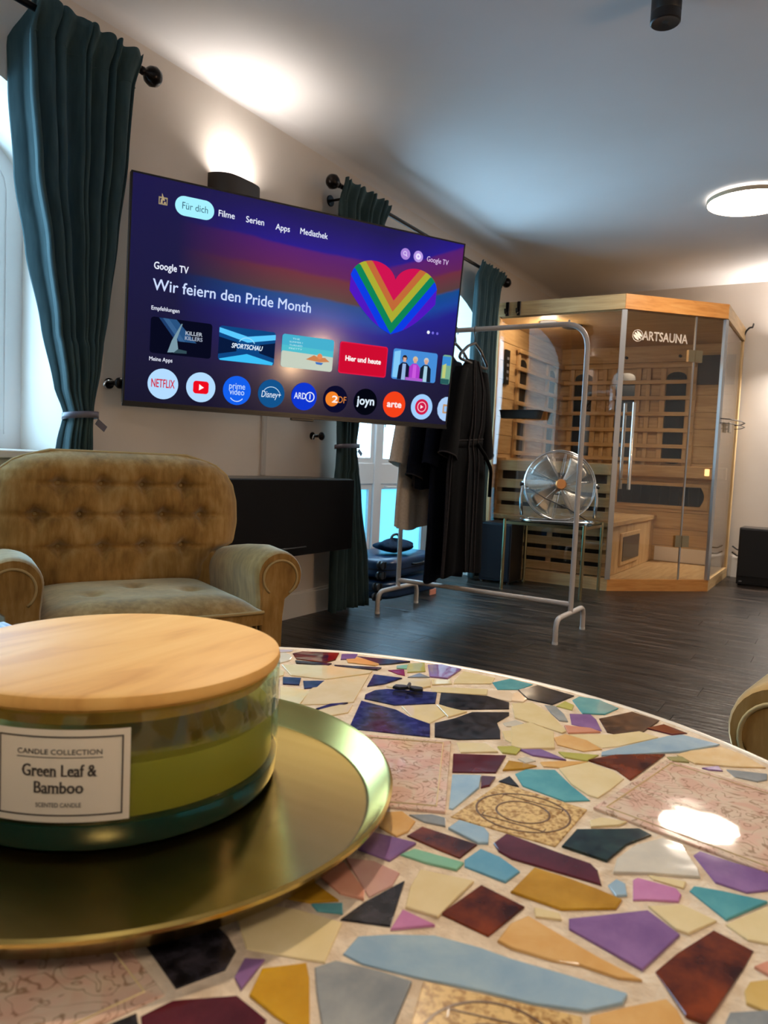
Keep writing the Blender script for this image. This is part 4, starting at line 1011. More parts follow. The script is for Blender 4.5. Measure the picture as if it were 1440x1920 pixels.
('white',[-3334,1043,-3338,1320,-3490,1358,-3761,965,-3731,912]),
('cream',[2623,-1575,2334,-1455,1856,-2001,2454,-2379,2552,-2339]),
('peach',[-1464,1568,-1509,1844,-1795,1826,-1822,1478,-1761,1427]),
('white',[-3050,2591,-3333,2609,-3396,2422,-3295,2258,-3011,2478]),
('cream',[-2375,1991,-2308,2206,-2383,2265,-2775,2208,-2820,2046,-2690,1907]),
('white',[-3362,2624,-3400,2692,-3678,2714,-3775,2477,-3748,2448,-3425,2437]),
('cream',[-731,622,-573,730,-578,947,-879,891,-816,645]),
('mint',[884,-2463,863,-2324,257,-2090,-23,-2239,-36,-2270,-37,-2393,438,-2890]),
('cream',[781,62,809,151,809,246,801,276,562,305,477,143,539,27,735,-4]),
('cream',[-852,-2046,-821,-1971,-849,-1542,-864,-1506,-1582,-1429,-1610,-1463,-1471,-2197,-1360,-2243,-1128,-2241,-957,-2171]),
('brown',[3899,-1603,3277,-1312,3025,-1534,3360,-2181,3446,-2217,3560,-2170]),
('white',[-3302,1040,-3166,961,-3021,1154,-3169,1387,-3306,1323]),
('cream',[167,166,-94,82,-73,-137,123,-215,169,-190]),
('peach',[-2820,1142,-2757,950,-2524,928,-2441,1204,-2752,1224])]
# ------------------------------------------------------------------ mosaic table
TC = (2.035, .308); TR, TZ = .486, .58
def glaze(name, c, c2, rough=.04, lo=.35, hi=.65, sc=28, stretch=(1,1,1)):
    m, t, b = new_mat(name); v = coords(t, 'Object', stretch); n = noise(t, v, sc, 5, .6, .4)
    t.links.new(ramp(t, n, [(lo, srgb(*c)), (hi, srgb(*c2))]), b.inputs['Base Color'])
    pset(b, Roughness=rough); b.inputs['Specular IOR Level'].default_value = .38; bump(t, b, noise(t, v, 22, 2), .06, .004); return m
G = dict(cream=((222,202,152),(230,212,168)), navy=((9,11,44),(58,62,108)), black=((10,9,12),(58,54,62)), teal=((72,146,158),(96,166,174)),
  lightblue=((142,172,196),(166,190,204)), skyblue=((92,152,182),(110,165,190)), purple=((122,88,142),(146,110,162)), lilac=((190,122,170),(205,140,185)), maroon=((74,22,34),(98,34,46)),
  brown=((48,14,10),(132,58,22)), orange=((214,164,96),(226,184,122)), apricot=((222,186,130),(232,206,160)), ochre=((172,124,24),(196,150,48)), mustard=((190,140,22),(208,160,40)), mustard_pale=((206,172,98),(216,186,120)),
  grey=((130,136,142),(160,164,164)), white=((196,190,178),(214,206,190)), lime=((176,172,84),(190,184,104)), olive=((150,146,96),(170,160,110)), mint=((128,184,152),(144,194,164)),
  magenta=((136,46,72),(156,62,88)), pink=((196,150,142),(204,164,152)), salmon=((208,142,118),(216,158,134)), peach=((224,200,170),(232,212,186)), umber=((40,28,24),(96,68,50)), green_black=((10,14,16),(40,58,52)))
m_tile = {k: glaze('glaze_'+k, *v, **(dict(sc=85, rough=.12) if k in ('navy', 'black', 'green_black', 'umber') else {})) for k, v in G.items()}
def ornate():
    m, t, b = new_mat('ornate_pink_tile'); v = coords(t, 'Object')
    n = noise(t, v, 26, 2, .4, 1.4)
    base = ramp(t, n, [(.40, srgb(214,176,156)), (.50, srgb(218,196,174)), (.62, srgb(222,186,168))])
    n3 = noise(t, v, 62, 1, .4, 1.8); ab = t.nodes.new('ShaderNodeMath'); ab.operation = 'SUBTRACT'; ab.inputs[1].default_value = .5; t.links.new(n3, ab.inputs[0])
    a2 = t.nodes.new('ShaderNodeMath'); a2.operation = 'ABSOLUTE'; t.links.new(ab.outputs[0], a2.inputs[0])
    line = ramp(t, a2.outputs[0], [(.0, (.50,.44,.38)), (.012, (.60,.54,.48)), (.03, (1,1,1)), (1, (1,1,1))])
    mx = t.nodes.new('ShaderNodeMix'); mx.data_type = 'RGBA'; mx.blend_type = 'MULTIPLY'; mx.inputs[0].default_value = 1; t.links.new(base, mx.inputs[6]); t.links.new(line, mx.inputs[7])
    t.links.new(mx.outputs[2], b.inputs['Base Color']); pset(b, Roughness=.035); b.inputs['Specular IOR Level'].default_value = .4; bump(t, b, noise(t, v, 18, 2), .06, .004); return m
m_tile['ornate'] = ornate()
m_tile['gold'] = glaze('glaze_gold', (150,108,54), (222,188,126), .22, .36, .56, 260)
m_line = mat('brown_glaze_line', srgb(92,58,26), .3)
m_grout = mat('grout', srgb(226,208,184), .85, c2=srgb(192,168,140), nscale=60, bmp=.3, bscale=220, lo=.4, hi=.75)
tbl = thing('mosaic_table', 'round coffee table topped with broken ceramic mosaic', 'table', (TC[0], TC[1], 0))
MB().lathe([(0,TZ-.045),(TR-.012,TZ-.045),(TR-.002,TZ-.035),(TR,TZ-.01),(TR-.0015,TZ),(TR-.006,TZ+.0012),(TR-.012,TZ),(0,TZ)], 128).build('top', m_grout, tbl, smooth=30)
MB().lathe([(TR-.004,TZ+.0008),(TR-.001,TZ+.002),(TR+.0025,TZ+.0012),(TR+.003,TZ-.012),(TR,TZ-.012)], 128).build('rim_highlight_strip', mat('highlight_edging', srgb(232,222,206), .25), tbl, smooth=40)  # pale ring; its white stands in for the highlight along the rim
m_tleg = mat('table_leg_wood', srgb(52,36,26), .45)
MB().lathe([(0,0),(.24,0),(.24,.02),(.06,.05),(.045,.12),(.045,.45),(.09,.50),(.16,TZ-.045),(0,TZ-.045)], 40).build('pedestal', m_tleg, tbl, smooth=40)
for nm, fl in TILES:
    pts = [(fl[i]*1e-4, fl[i+1]*1e-4) for i in range(0, len(fl), 2)]
    n = len(pts); cx = sum(p[0] for p in pts)/n; cy = sum(p[1] for p in pts)/n
    rel = [(x-cx, y_-cy) for x, y_ in pts]
    hgt = .0012+random.uniform(-.0003,.0004)
    o = MB().prism(rel, -.001, hgt, .0006, .0004).build('tile', m_tile[nm], tbl)
    o.location = (cx, cy, TZ); o.rotation_euler = (random.gauss(0,.009), random.gauss(0,.009), 0)
    if nm == 'ornate':
        r_ = max(math.hypot(*p) for p in rel)*.5; bd = MB()
        sq_ = [(x*.90, y_*.90) for x, y_ in rel]
        bd.tube([(x, y_, hgt+.0001) for x, y_ in sq_], .0007, 4, closed=True); bd.build('border_line', m_tile['cream'], o)
    if nm == 'gold':
        ln = MB(); e1, e2 = Vector((rel[1][0]-rel[0][0], rel[1][1]-rel[0][1], 0))*.5, Vector((rel[3][0]-rel[0][0], rel[3][1]-rel[0][1], 0))*.5
        def lp(pts_, closed=False): ln.tube([e1*a+e2*b+Vector((0,0,hgt-.0008)) for a, b in pts_], .0012, 6, closed=closed)
        lp([(.50*math.cos(a), .50*math.sin(a)) for a in [2*PI*k/36 for k in range(36)]], True)
        lp([(.88*math.cos(a), .88*math.sin(a)) for a in [2*PI*k/48 for k in range(48)]], True)
        lp([(.60,.60),(.60,-.60),(-.60,-.60),(-.60,.60)], True)
        ln.build('pattern_line', m_line, o)
# ------------------------------------------------------------------ brass tray
def brass():
    m, t, b = new_mat('brushed_brass'); pset(b, Base_Color=(*srgb(206,182,108), 1), Metallic=1.0, Roughness=.24)
    n = noise(t, coords(t, 'Object', (1,30,1), (0,0,.5)), 3, 2); t.links.new(ramp(t, n, [(.3, srgb(200,176,102)), (.7, srgb(210,186,112))]), b.inputs['Base Color']); return m
m_brass = brass()
TRX, TRY, ZT = 1.958, .333, TZ+.0035
tray = MB().lathe([(0,0),(.1655,0),(.1685,.0012),(.1800,.0165),(.1818,.0178),(.1835,.0165),(.1835,.0145),(.1815,.0150),(.1705,.0005),(.167,-.0012),(0,-.0012)], 128, (TRX, TRY, ZT+.0012)).build('serving_tray', m_brass, smooth=50)
tag(tray, 'round brushed brass tray under the candle on the mosaic table', 'tray')
# ------------------------------------------------------------------ candle
cz0 = ZT+.0025
cd_ = thing('scented_candle', 'large green glass candle with pale wooden lid on the brass tray', 'candle', (1.929, .350, cz0))
m_jar = thin_glass('green_glass', (.80,.84,.68), .02, 1.3, 1.5)
def thick_glass():
    m, t, b = new_mat('teal_base_glass'); pset(b, Base_Color=(.002,.045,.036,1), Roughness=.05, Transmission_Weight=.3, IOR=1.45); return m
m_base = thick_glass()
m_wax = mat('green_wax', srgb(204,188,90), .45); wb = m_wax.node_tree.nodes['Principled BSDF']; pset(wb, Subsurface_Weight=.3, Subsurface_Scale=.01); wb.inputs['Subsurface Radius'].default_value = (1,.9,.3)
JR, JH = .1145, .082
MB().lathe([(JR-.004,.018),(JR-.004,JH),(JR-.002,JH+.001),(JR,JH),(JR,.018)], 96).build('jar', m_jar, cd_, smooth=40)
MB().lathe([(0,.0),(JR-.008,.0),(JR-.003,.002),(JR-.0005,.008),(JR-.0005,.017),(JR-.005,.0185),(0,.0185)], 96).build('jar_base', m_base, cd_, smooth=40)
MB().lathe([(0,.0188),(JR-.0048,.0188),(JR-.0048,.048),(JR-.006,.050),(.06,.048),(0,.048)], 96).build('wax', m_wax, cd_, smooth=40)
for a in (.3, 2.4, 4.5): MB().tube([(.045*math.cos(a), .045*math.sin(a), .047), (.045*math.cos(a), .045*math.sin(a), .058)], .0012, 6).build('wick', mat('wick', (.02,.018,.015), .9), cd_)
def lidwood():
    m, t, b = new_mat('pale_lid_wood'); v = coords(t, 'Object', (16,2.2,1), (0,0,math.radians(72))); n = noise(t, v, 1.7, 4, .5, 1.1)
    t.links.new(ramp(t, n, [(.3, srgb(216,158,84)), (.45, srgb(238,186,106)), (.6, srgb(244,196,118)), (.75, srgb(222,168,90))]), b.inputs['Base Color']); pset(b, Roughness=.55); b.inputs['Specular IOR Level'].default_value = .3; return m
m_lid = lidwood()
MB().lathe([(0,JH+.002),(.1105,JH+.002),(.1135,JH+.003),(.1145,JH+.006),(.1135,JH+.010),(.110,JH+.0115),(0,JH+.0115)], 96).build('lid', m_lid, cd_, smooth=40)
MB().lathe([(.106,JH+.002),(.106,JH-.008),(.104,JH-.009),(0,JH-.009)], 64).build('lid_plug', m_lid, cd_, smooth=40)
# label wrapped on the glass
m_paper = mat('label_paper', srgb(238,226,206), .6); m_ink = mat('label_ink', srgb(70,62,58), .7)
LR = JR+.0006; la0, la1, lz0, lz1 = math.radians(-73.8), math.radians(-35.2), .0205, .0745
lab = MB().grid(lambda a, b: (LR*math.cos(lerp(la0,la1,a)), LR*math.sin(lerp(la0,la1,a)), lerp(lz0,lz1,b)), 32, 1).build('label_card', m_paper, cd_, smooth=True, label='cream paper label reading Green Leaf & Bamboo')
def on_label(mb, R=LR+.0003):
    ca = (la0+la1)/2; cz = (lz0+lz1)/2; mb.v = [(R*math.cos(ca+x/LR), R*math.sin(ca+x/LR), cz+y_) for x, y_, z in mb.v]; return mb
hwl, hhl = (la1-la0)*LR/2, (lz1-lz0)/2
bdm = MB(); k_ = .0038; th2 = .0009
def hb(x0, x1, y0, y1, n=24):
    for i in range(n): xa, xb = lerp(x0,x1,i/n), lerp(x0,x1,(i+1)/n); bdm.add([(xa,y0,0),(xb,y0,0),(xb,y1,0),(xa,y1,0)], [(0,1,2,3)])
hb(-hwl+k_, hwl-k_, hhl-k_-th2, hhl-k_); hb(-hwl+k_, hwl-k_, -hhl+k_, -hhl+k_+th2); hb(-hwl+k_, -hwl+k_+th2, -hhl+k_, hhl-k_, 1); hb(hwl-k_-th2, hwl-k_, -hhl+k_, hhl-k_, 1)
hb(-.024, .024, .0107, .0111)
on_label(bdm).build('label_border', m_ink, lab, merge=False)
def serif_text(body, size, width):
    """bold modern-face lettering: heavy uprights, thin slabs at the feet and heads of the stems"""
    b = text_mb(body, size, 'CENTER', 0, width)
    base = list(b.v); fs0 = list(b.f); dx = size*.022
    for d in (-dx, dx): b.add([(x+d, y_, z) for x, y_, z in base], fs0)
    ys_ = [p[1] for p in base]; lev = {}
    for p in base: lev.setdefault(round(p[1]/size, 2), []).append(p[0])
    for yv, xs in lev.items():
        if len(xs) < 6: continue
        xs = sorted(set(round(x, 5) for x in xs)); yy_ = yv*size
        i = 0
        while i < len(xs)-1:
            g = xs[i+1]-xs[i]
            if size*.05 < g < size*.16:
                e = size*.045; b.add([(xs[i]-e-dx, yy_-size*.014, 0), (xs[i+1]+e+dx, yy_-size*.014, 0), (xs[i+1]+e+dx, yy_+size*.014, 0), (xs[i]-e-dx, yy_+size*.014, 0)], [(0,1,2,3)]); i += 2
            else: i += 1
    return b
for body, yy, sz, wdt, bo in (('CANDLE COLLECTION', .0140, .0042, .047, 0), ('Green Leaf &', .0030, .0100, .041, .022), ('Bamboo', -.0068, .0100, .027, .022), ('SCENTED CANDLE', -.0168, .0036, .025, 0)):
    tb = serif_text(body, sz, wdt) if bo else text_mb(body, sz, 'CENTER', sz*.006, wdt); tb.v = [(x, y_+yy, z) for x, y_, z in tb.v]
    on_label(tb, LR+.0004).build('lettering', m_ink, lab, merge=False)
# small things on the table
m_dark_pl = mat('black_enamel', (.012,.013,.012), .3)
bf = thing('small_clip', 'small black winged clip lying on a navy tile of the table', 'clip', (1.988, .671, TZ+.003), math.radians(20))
for sg in (-1, 1):
    MB().prism([(0,-.003),(sg*.008,-.008),(sg*.016,-.005),(sg*.015,.002),(sg*.007,.004),(0,.003)][::sg], 0, .003, .001, .001).build('wing', m_dark_pl, bf)
MB().tube([(0,-.008,.003),(0,.006,.0035)], .002, 6).build('hinge', m_dark_pl, bf)
# ------------------------------------------------------------------ clothes rack
m_rack = mat('white_tube', srgb(214,204,196), .35)
rk = thing('clothes_rack', 'white tubular clothes rack standing in front of the far window', 'clothes rack', (.765, 3.57, 0))
XA, XB, YR = .272, 1.256, 3.57
MB().tube(fillet([(XA,YR,.118),(XA,YR,1.520),(XB+.002,YR,1.520),(XB,YR,.118)], .13, 8), .0125, 12).build('upper_frame', m_rack, rk, smooth=40, world=True)
for x in (XA, XB):
    MB().tube(fillet([(x,3.362,.008),(x,3.362,.118),(x,3.785,.118),(x,3.785,.008)], .055, 6), .0125, 12).build('foot', m_rack, rk, smooth=40, world=True)
    for yy in (3.362, 3.785): MB().lathe([(0,0),(.014,0),(.014,.012),(0,.012)], 12, (x, yy, 0)).build('foot_cap', m_white, rk, world=True)
MB().tube([(XA,YR,.160),(XB,YR,.160)], .0125, 12).build('crossbar', m_rack, rk, smooth=40, world=True)
MB().sphere((XB-.095,YR,1.535), .006, 8, 6).build('end_stop', m_rack, rk, smooth=True, world=True)
# hangers and garments
m_hang = mat('hanger_black', srgb(52,47,45), .4)
def hanger(x, label, tilt=0.0):
    t = thing('coat_hanger', label, 'hanger', (x, YR, 1.52), tilt, 'hangers on the clothes rack')
    MB().tube(arc((0,0,-.0045), .0205, -.6, PI, 12, (0,1,0), (0,0,1))+[Vector((0,-.020,-.02)), Vector((0,-.004,-.045)), Vector((0,0,-.07))], .003, 6).build('hook', m_hang, t, smooth=True)
    MB().tube(fillet([(0,0,-.07),(0,-.10,-.10),(0,-.205,-.155),(0,-.215,-.172),(0,-.19,-.178),(0,.19,-.178),(0,.215,-.172),(0,.205,-.155),(0,.10,-.10)], .02, 4), .0075, 8, closed=True).build('shoulder_bar', m_hang, t, smooth=True)
    MB().tube(fillet([(.003,.10,-.105),(.004,.10,-.135),(.003,.13,-.150),(.003,.13,-.165)], .006), .003, 6).build('strap_notch', m_hang, t, smooth=True)
    return t
def cloth(name, c, c2, rough=.9, sheen=0.0):
    m, t, b = new_mat(name); n = noise(t, coords(t, 'Object'), 90, 3)
    t.links.new(ramp(t, n, [(.3, c), (.7, c2)]), b.inputs['Base Color']); pset(b, Roughness=rough, Sheen_Weight=sheen); b.inputs['Specular IOR Level'].default_value = .12; bump(t, b, n, .3, .002); return m
m_greyrobe = cloth('oatmeal_cloth', srgb(206,198,188), srgb(222,214,204))
m_navyrobe = cloth('navy_terry', srgb(6,10,22), srgb(13,19,34))
m_blackrobe = cloth('black_terry', srgb(6,6,8), srgb(12,12,15))
m_trim = cloth('grey_piping_cloth', srgb(48,45,47), srgb(60,56,58))
def garment(name, label, cat, x, z_hem, cm, W, sleeve=None, trim=None, belt=None, ph=0.0, zs=1.36, th=.045, group=None, flare=.03):
    t = thing(name, label, cat, (x, YR, 0), 0, 'garments on the clothes rack')
    def ring(a, b):
        z = lerp(z_hem, zs, b); 
        top = max(0, (b-.86)/.14); w = (W+flare*(1-b))*(1-.62*top**1.6); d = th*(1-.55*top)*(1+.35*(1-b))
        if belt: d *= 1-.35*math.exp(-((z-belt)/.06)**2); w *= 1-.12*math.exp(-((z-belt)/.07)**2)
        an = 2*PI*a; f = 1+.20*math.sin(an*7+ph+2*b)*(1-top)*(1-.5*b)+.10*math.sin(an*13+ph*2)*(1-top)
        return (d*math.cos(an)*f, w*math.sin(an)*(1+.02*math.sin(9*b+ph)), z+.012*math.sin(an*3+ph)*(1-b)**6)
    mb = MB().grid(ring, 84, 40, True); mb.add([ring(k/84, 1) for k in range(84)], [tuple(range(84))])
    mb.build('body', cm, t, smooth=True)
    if sleeve:
        zl, wl_, out = sleeve
        for sg in (-1, 1):
            def slv(a, b):
                an = 2*PI*a; k = b**.8; y_ = sg*lerp(W*.62, W+out, k); z = lerp(zs-.05, zl, b); r_ = lerp(.055, wl_, b)
                f = 1+.12*math.sin(3*an+ph)
                return ((.50 if wl_ > .07 else .45)*r_*math.cos(an)*f, y_+r_*math.sin(an)*f, z+(.02*math.sin(an)*sg if b > .95 else 0))
            s = MB().grid(slv, 28, 18, True).build('sleeve', cm, t, smooth=True)
            if trim: MB().tube([Vector(slv(k/28, 1)) for k in range(28)], .004, 5, closed=True).build('cuff', trim, s, smooth=True)
    if trim:
        for a_ in ((-.02, .03) if not belt else (-.055, -.005, .05)):
            MB().tube([Vector(ring((.0+a_+.012*math.sin(5*b_+a_*60)) % 1, b_))+Vector((.004,0,0)) for b_ in [k/30 for k in range(31)]], .0042, 5).build('lapel_edge', trim, t, smooth=True)
            MB().tube([Vector(ring((.75+a_*.6+.008*math.sin(6*b_+a_*90)) % 1, b_))+Vector((0,-.004,0)) for b_ in [k/30*.78 for k in range(31)]], .0036, 5).build('seam_edge', trim, t, smooth=True)
    if belt:
        b_ = (belt-z_hem)/(zs-z_hem); lp = [Vector(ring(k/40, b_+.012*math.sin(2*PI*k/40))) for k in range(40)]
        bb = MB(); vs = [p*1.0+Vector((p.x*.12, p.y*.03, -.018)) for p in lp]+[p+Vector((p.x*.12, p.y*.03, .018)) for p in lp]
        bb.add(vs, [(i, (i+1) % 40, (i+1) % 40+40, i+40) for i in range(40)]); bo = bb.build('belt', cm, t, smooth=True); so = bo.modifiers.new('thickness', 'SOLIDIFY'); so.thickness = .006
        MB().tube([Vector(ring(.03, b_))+Vector((.012,0,0)), Vector((.075,.05,belt-.06)), Vector((.072,.13,belt-.12)), Vector((.06,.17,belt-.15)), Vector((.05,.19,belt-.28))], .010, 8).build('belt_end', cm, bo, smooth=True)
        if trim: MB().tube([p+Vector((p.x*.14, p.y*.035, .020)) for p in lp], .003, 5, closed=True).build('belt_edge', trim, bo, smooth=True)
    return t
hanger(.375, 'black hanger carrying the oatmeal robe', .04)
garment('bathrobe', 'oatmeal grey robe nearest the window end of the clothes rack', 'robe', .375, .47, m_greyrobe, .185, (.80,.085,.035), ph=.4, th=.030, flare=.05)
hanger(.465, 'black hanger carrying the short navy robe', -.05)
garment('bathrobe', 'short navy robe hanging between the oatmeal robe and the black robes', 'robe', .465, .69, m_navyrobe, .19, (.74,.07,.02), trim=m_trim, ph=1.3, th=.025)
hanger(.555, 'black hanger carrying the plain long black robe', .03)
garment('bathrobe', 'long plain black robe hanging just behind the robe with grey piping', 'robe', .555, .21, m_navyrobe, .20, (.80,.07,.01), ph=2.2, th=.026, flare=.02)
hanger(.665, 'black hanger sticking out at the end of the hanging robes', .10)
garment('bathrobe', 'long black robe with grey piping and knotted belt', 'robe', .66, .25, m_blackrobe, .195, (.86,.075,.03), trim=m_trim, belt=.93, ph=3.0, th=.032, flare=.03)
# ------------------------------------------------------------------ suitcases under the window
m_navyshell = mat('navy_shell', srgb(18,48,84), .3, bmp=.05, bscale=60); m_wheel = mat('wheel_grey', srgb(60,62,66), .4); m_zip = mat('zip_black', (.006,.006,.008), .5)
def suitcase(name, label, loc, rz, L=.66, W_=.40, H=.125, cm=m_navyshell):
    t = thing(name, label, 'suitcase', loc, rz, 'navy suitcases under the window')
    for z0, z1 in ((.012, H*.5-.003), (H*.5+.003, H)):
        def sh(a, b):
            an = 2*PI*a; c, s = math.cos(an), math.sin(an); e = 5.0
            k = (abs(c)**e+abs(s)**e)**(-1/e); z = lerp(z0, z1, b); up_ = z1 > H*.6
            q_ = b if up_ else 1-b; ins = .03*max(0, (q_-.45)/.55)**2.5
            return ((W_/2-ins)*c*k, (L/2-ins)*s*k, z)
        mb = MB().grid(sh, 64, 10, True)
        cap = 1 if z1 > H*.6 else 0
        mb.add([sh(k/64, cap) for k in range(64)], [tuple(range(64))])
        mb.build('shell', cm, t, smooth=50)
    MB().grid(lambda a, b: ((W_/2-.004)*math.cos(2*PI*a)*(abs(math.cos(2*PI*a))**5+abs(math.sin(2*PI*a))**5)**(-.2), (L/2-.004)*math.sin(2*PI*a)*(abs(math.cos(2*PI*a))**5+abs(math.sin(2*PI*a))**5)**(-.2), lerp(H*.5-.006, H*.5+.006, b)), 48, 1, True).build('zip', m_zip, t, smooth=True)
    for dz in (.035, H-.03):
        for sx in (-1, 1):
            w_ = MB()
            for off in (-.011, .011): w_.lathe([(0,-.007),(.020,-.007),(.023,-.004),(.023,.004),(.020,.007),(0,.007)], 18, (sx*(W_/2-.06)+off, -L/2-.020, dz), ax=(1,0,0))
            w_.build('wheel', m_wheel, t, smooth=40)
            MB().box((sx*(W_/2-.06)-.024, -L/2-.008, dz-.02), (sx*(W_/2-.06)+.024, -L/2+.01, dz+.02), .004).build('wheel_fork', m_zip, t)
    MB().tube(fillet([(W_/2-.002,-.07,H*.5+.02),(W_/2+.022,-.06,H*.5+.02),(W_/2+.022,.06,H*.5+.02),(W_/2-.002,.07,H*.5+.02)], .015), .007, 8).build('handle', m_zip, t, smooth=True)
    return t
suitcase('suitcase', 'navy hard-shell suitcase lying on the floor under the other suitcase', (-.02, 3.96, 0), math.radians(-2))
suitcase('suitcase', 'navy hard-shell suitcase lying on top of the other suitcase', (-.03, 3.95, .127), math.radians(3))
tgb = MB().box((.215, 4.05, .02), (.222, 4.13, .055), .002).build('luggage_tag', mat('tag_pink', srgb(226,150,128), .6)); 
tag(tgb, 'small salmon luggage tag on the floor beside the suitcases', 'luggage tag')
tgb.location.z = -.018
bag = thing('soft_bag', 'dark blue crumpled cloth bag lying on the upper suitcase', 'bag', (.02, 3.93, .254))
def bagf(a, b):
    an = 2*PI*a; k = math.sin(PI*b)**.6; z = .085*(b**.8); r_ = 1+.10*math.sin(5*an+3*b)+.06*math.sin(9*an)
    return (.11*math.cos(an)*k*r_, .14*math.sin(an)*k*r_, z*(1+.12*math.sin(3*an))+.001)
MB().grid(bagf, 48, 20, True).build('body', cloth('bag_cloth', srgb(20,32,50), srgb(34,50,70)), bag, smooth=True)
MB().tube(fillet([(.0,-.05,.07),(.0,-.03,.115),(.01,.03,.12),(.0,.06,.075)], .03), .008, 8).build('strap', m_zip, bag, smooth=True)
# ------------------------------------------------------------------ dark box between curtain and sauna
bx_ = thing('subwoofer', 'black speaker box on the floor in front of the curtain beside the sauna', 'speaker', (.27, 4.90, 0))
m_navybox = mat('dark_box', srgb(10,14,24), .4)
MB().box((.185, 4.84, .012), (.418, 5.06, .425), .004).build('cabinet', m_navybox, bx_, world=True)
MB().box((.195, 4.835, .03), (.408, 4.841, .41), .002).build('grille', mat('grille_cloth', srgb(8,11,20), .9), bx_, world=True)
for x in (.205, .40):
    for y_ in (4.86, 5.04): MB().lathe([(0,0),(.012,0),(.012,.013),(0,.013)], 10, (x, y_, 0)).build('foot', m_zip, bx_, world=True)
# ------------------------------------------------------------------ brass and glass side table
m_brass2 = mat('pale_brass', srgb(176,162,122), .22, 1.0)
st = thing('side_table', 'small side table with brass legs and glass top under the fan', 'side table', (.71, 4.86, 0))
LX0, LX1, LY0, LY1, SZ = .44, .975, 4.655, 5.055, .462
for x in (LX0, LX1):
    for y_ in (LY0, LY1): MB().tube([(x,y_,0),(x,y_,SZ+.008)], .011, 10).build('leg', m_brass2, st, smooth=40, world=True)
for a, b in (((LX0,LY0),(LX1,LY0)), ((LX1,LY0),(LX1,LY1)), ((LX1,LY1),(LX0,LY1)), ((LX0,LY1),(LX0,LY0))):
    MB().obox(((a[0]+b[0])/2,(a[1]+b[1])/2,SZ-.014), (1,0,0), (0,1,0), (0,0,1), max(.006,abs(a[0]-b[0])/2), max(.006,abs(a[1]-b[1])/2), .009).build('rail', m_brass2, st, world=True)
MB().box((LX0+.008,LY0+.008,SZ-.006),(LX1-.008,LY1-.008,SZ), .001).build('glass_top', thin_glass('smoked_glass', (.30,.36,.36), .01, 1.4), st, world=True)
# ------------------------------------------------------------------ chrome fan
m_chrome = mat('chrome', (.72,.71,.69), .12, 1.0); m_wire = mat('chrome_wire', (.66,.64,.60), .2, 1.0); m_copper = mat('copper_hub', srgb(206,140,84), .35, .7)
FC = Vector((.735, 4.84, .708)); FR = .232; fa = math.radians(-62)     # axis azimuth, towards the camera
fax = Vector((math.cos(fa)*.985, math.sin(fa)*.985, .17)).normalized(); fs = Vector((-math.sin(fa), math.cos(fa), 0)); fu = fax.cross(fs)
fan = thing('floor_fan', 'chrome drum fan with copper-coloured hub on the side table', 'fan', (FC.x, FC.y, SZ))
def fp(r_, a, d): return FC+fs*(r_*math.cos(a))+fu*(r_*math.sin(a))+fax*d
def ringp(r_, d, n=48): return [fp(r_, 2*PI*k/n, d) for k in range(n)]
for sg in (1, -1):
    cg = MB()
    for k in range(24):
        r_ = .040+.0083*k; d = sg*(.055-.03*(r_/FR)**3); cg.tube(ringp(r_, d), .0009, 4, closed=True)
    for k in range(10):
        a = 2*PI*k/10+.15; cg.tube([fp(r_, a, sg*(.056-.03*(r_/FR)**3)) for r_ in (.035,.09,.15,.20,FR)], .0018, 4)
    cg.build('cage_grille', m_wire, fan, smooth=True, world=True)
MB().tube(ringp(FR, .024), .005, 8, closed=True).build('cage_rim', m_chrome, fan, smooth=True, world=True)
MB().tube(ringp(FR, -.024), .005, 8, closed=True).build('cage_rim', m_chrome, fan, smooth=True, world=True)
MB().lathe([(0,.064),(.030,.063),(.035,.058),(.035,.050),(0,.05)], 28, FC, ax=fax).build('hub_cap', m_copper, fan, smooth=40, world=True)
MB().lathe([(0,-.05),(.05,-.05),(.055,-.06),(.05,-.13),(.03,-.15),(0,-.15)], 24, FC, ax=fax).build('motor', m_chrome, fan, smooth=40, world=True)
m_blade = mat('blade_metal', (.30,.28,.25), .35, 1.0)
for k in range(4):
    a0_ = 2*PI*k/4+.62
    mb = MB().grid(lambda a, b: fp(lerp(.03,.205,b), a0_+(a-.5)*lerp(.9,.85,b)+.2*b, lerp(.018,-.018,a)*(1-.3*b)), 8, 8); o = mb.build('blade', m_blade, fan, smooth=True, world=True)
    o.modifiers.new('thickness', 'SOLIDIFY').thickness = .0015
MB().tube([FC+fax*-.05, FC+fax*.05], .008, 8).build('axle', m_chrome, fan, world=True)
for sg in (-1, 1):
    pv = FC+fs*sg*(FR+.008)
    foot = Vector((pv.x, pv.y, SZ+.008)); 
    MB().tube(fillet([pv+Vector((0,0,.02)), pv+Vector((0,0,-.02)), pv+fs*sg*.010+Vector((0,0,-.09)), foot+Vector((0,0,.03))], .05, 6), .011, 10).build('bracket', m_chrome, fan, smooth=True, world=True)
    MB().tube([pv-fs*sg*.012, pv+fs*sg*.02], .014, 12).build('pivot_knob', m_zip, fan, smooth=40, world=True)
for d in (.10, -.10):
    MB().tube(fillet([FC*1.0*Vector((1,1,0)) if False else Vector((FC.x,FC.y,SZ+.010))+fs*-(FR+.006), Vector((FC.x,FC.y,SZ+.010))+fs*-(FR-.02)+fax*Vector((1,1,0)).length*0+Vector((fax.x,fax.y,0))*d, Vector((FC.x,FC.y,SZ+.010))+fs*(FR-.02)+Vector((fax.x,fax.y,0))*d, Vector((FC.x,FC.y,SZ+.010))+fs*(FR+.006)], .05, 6), .009, 8).build('base_tube', m_chrome, fan, smooth=True, world=True)
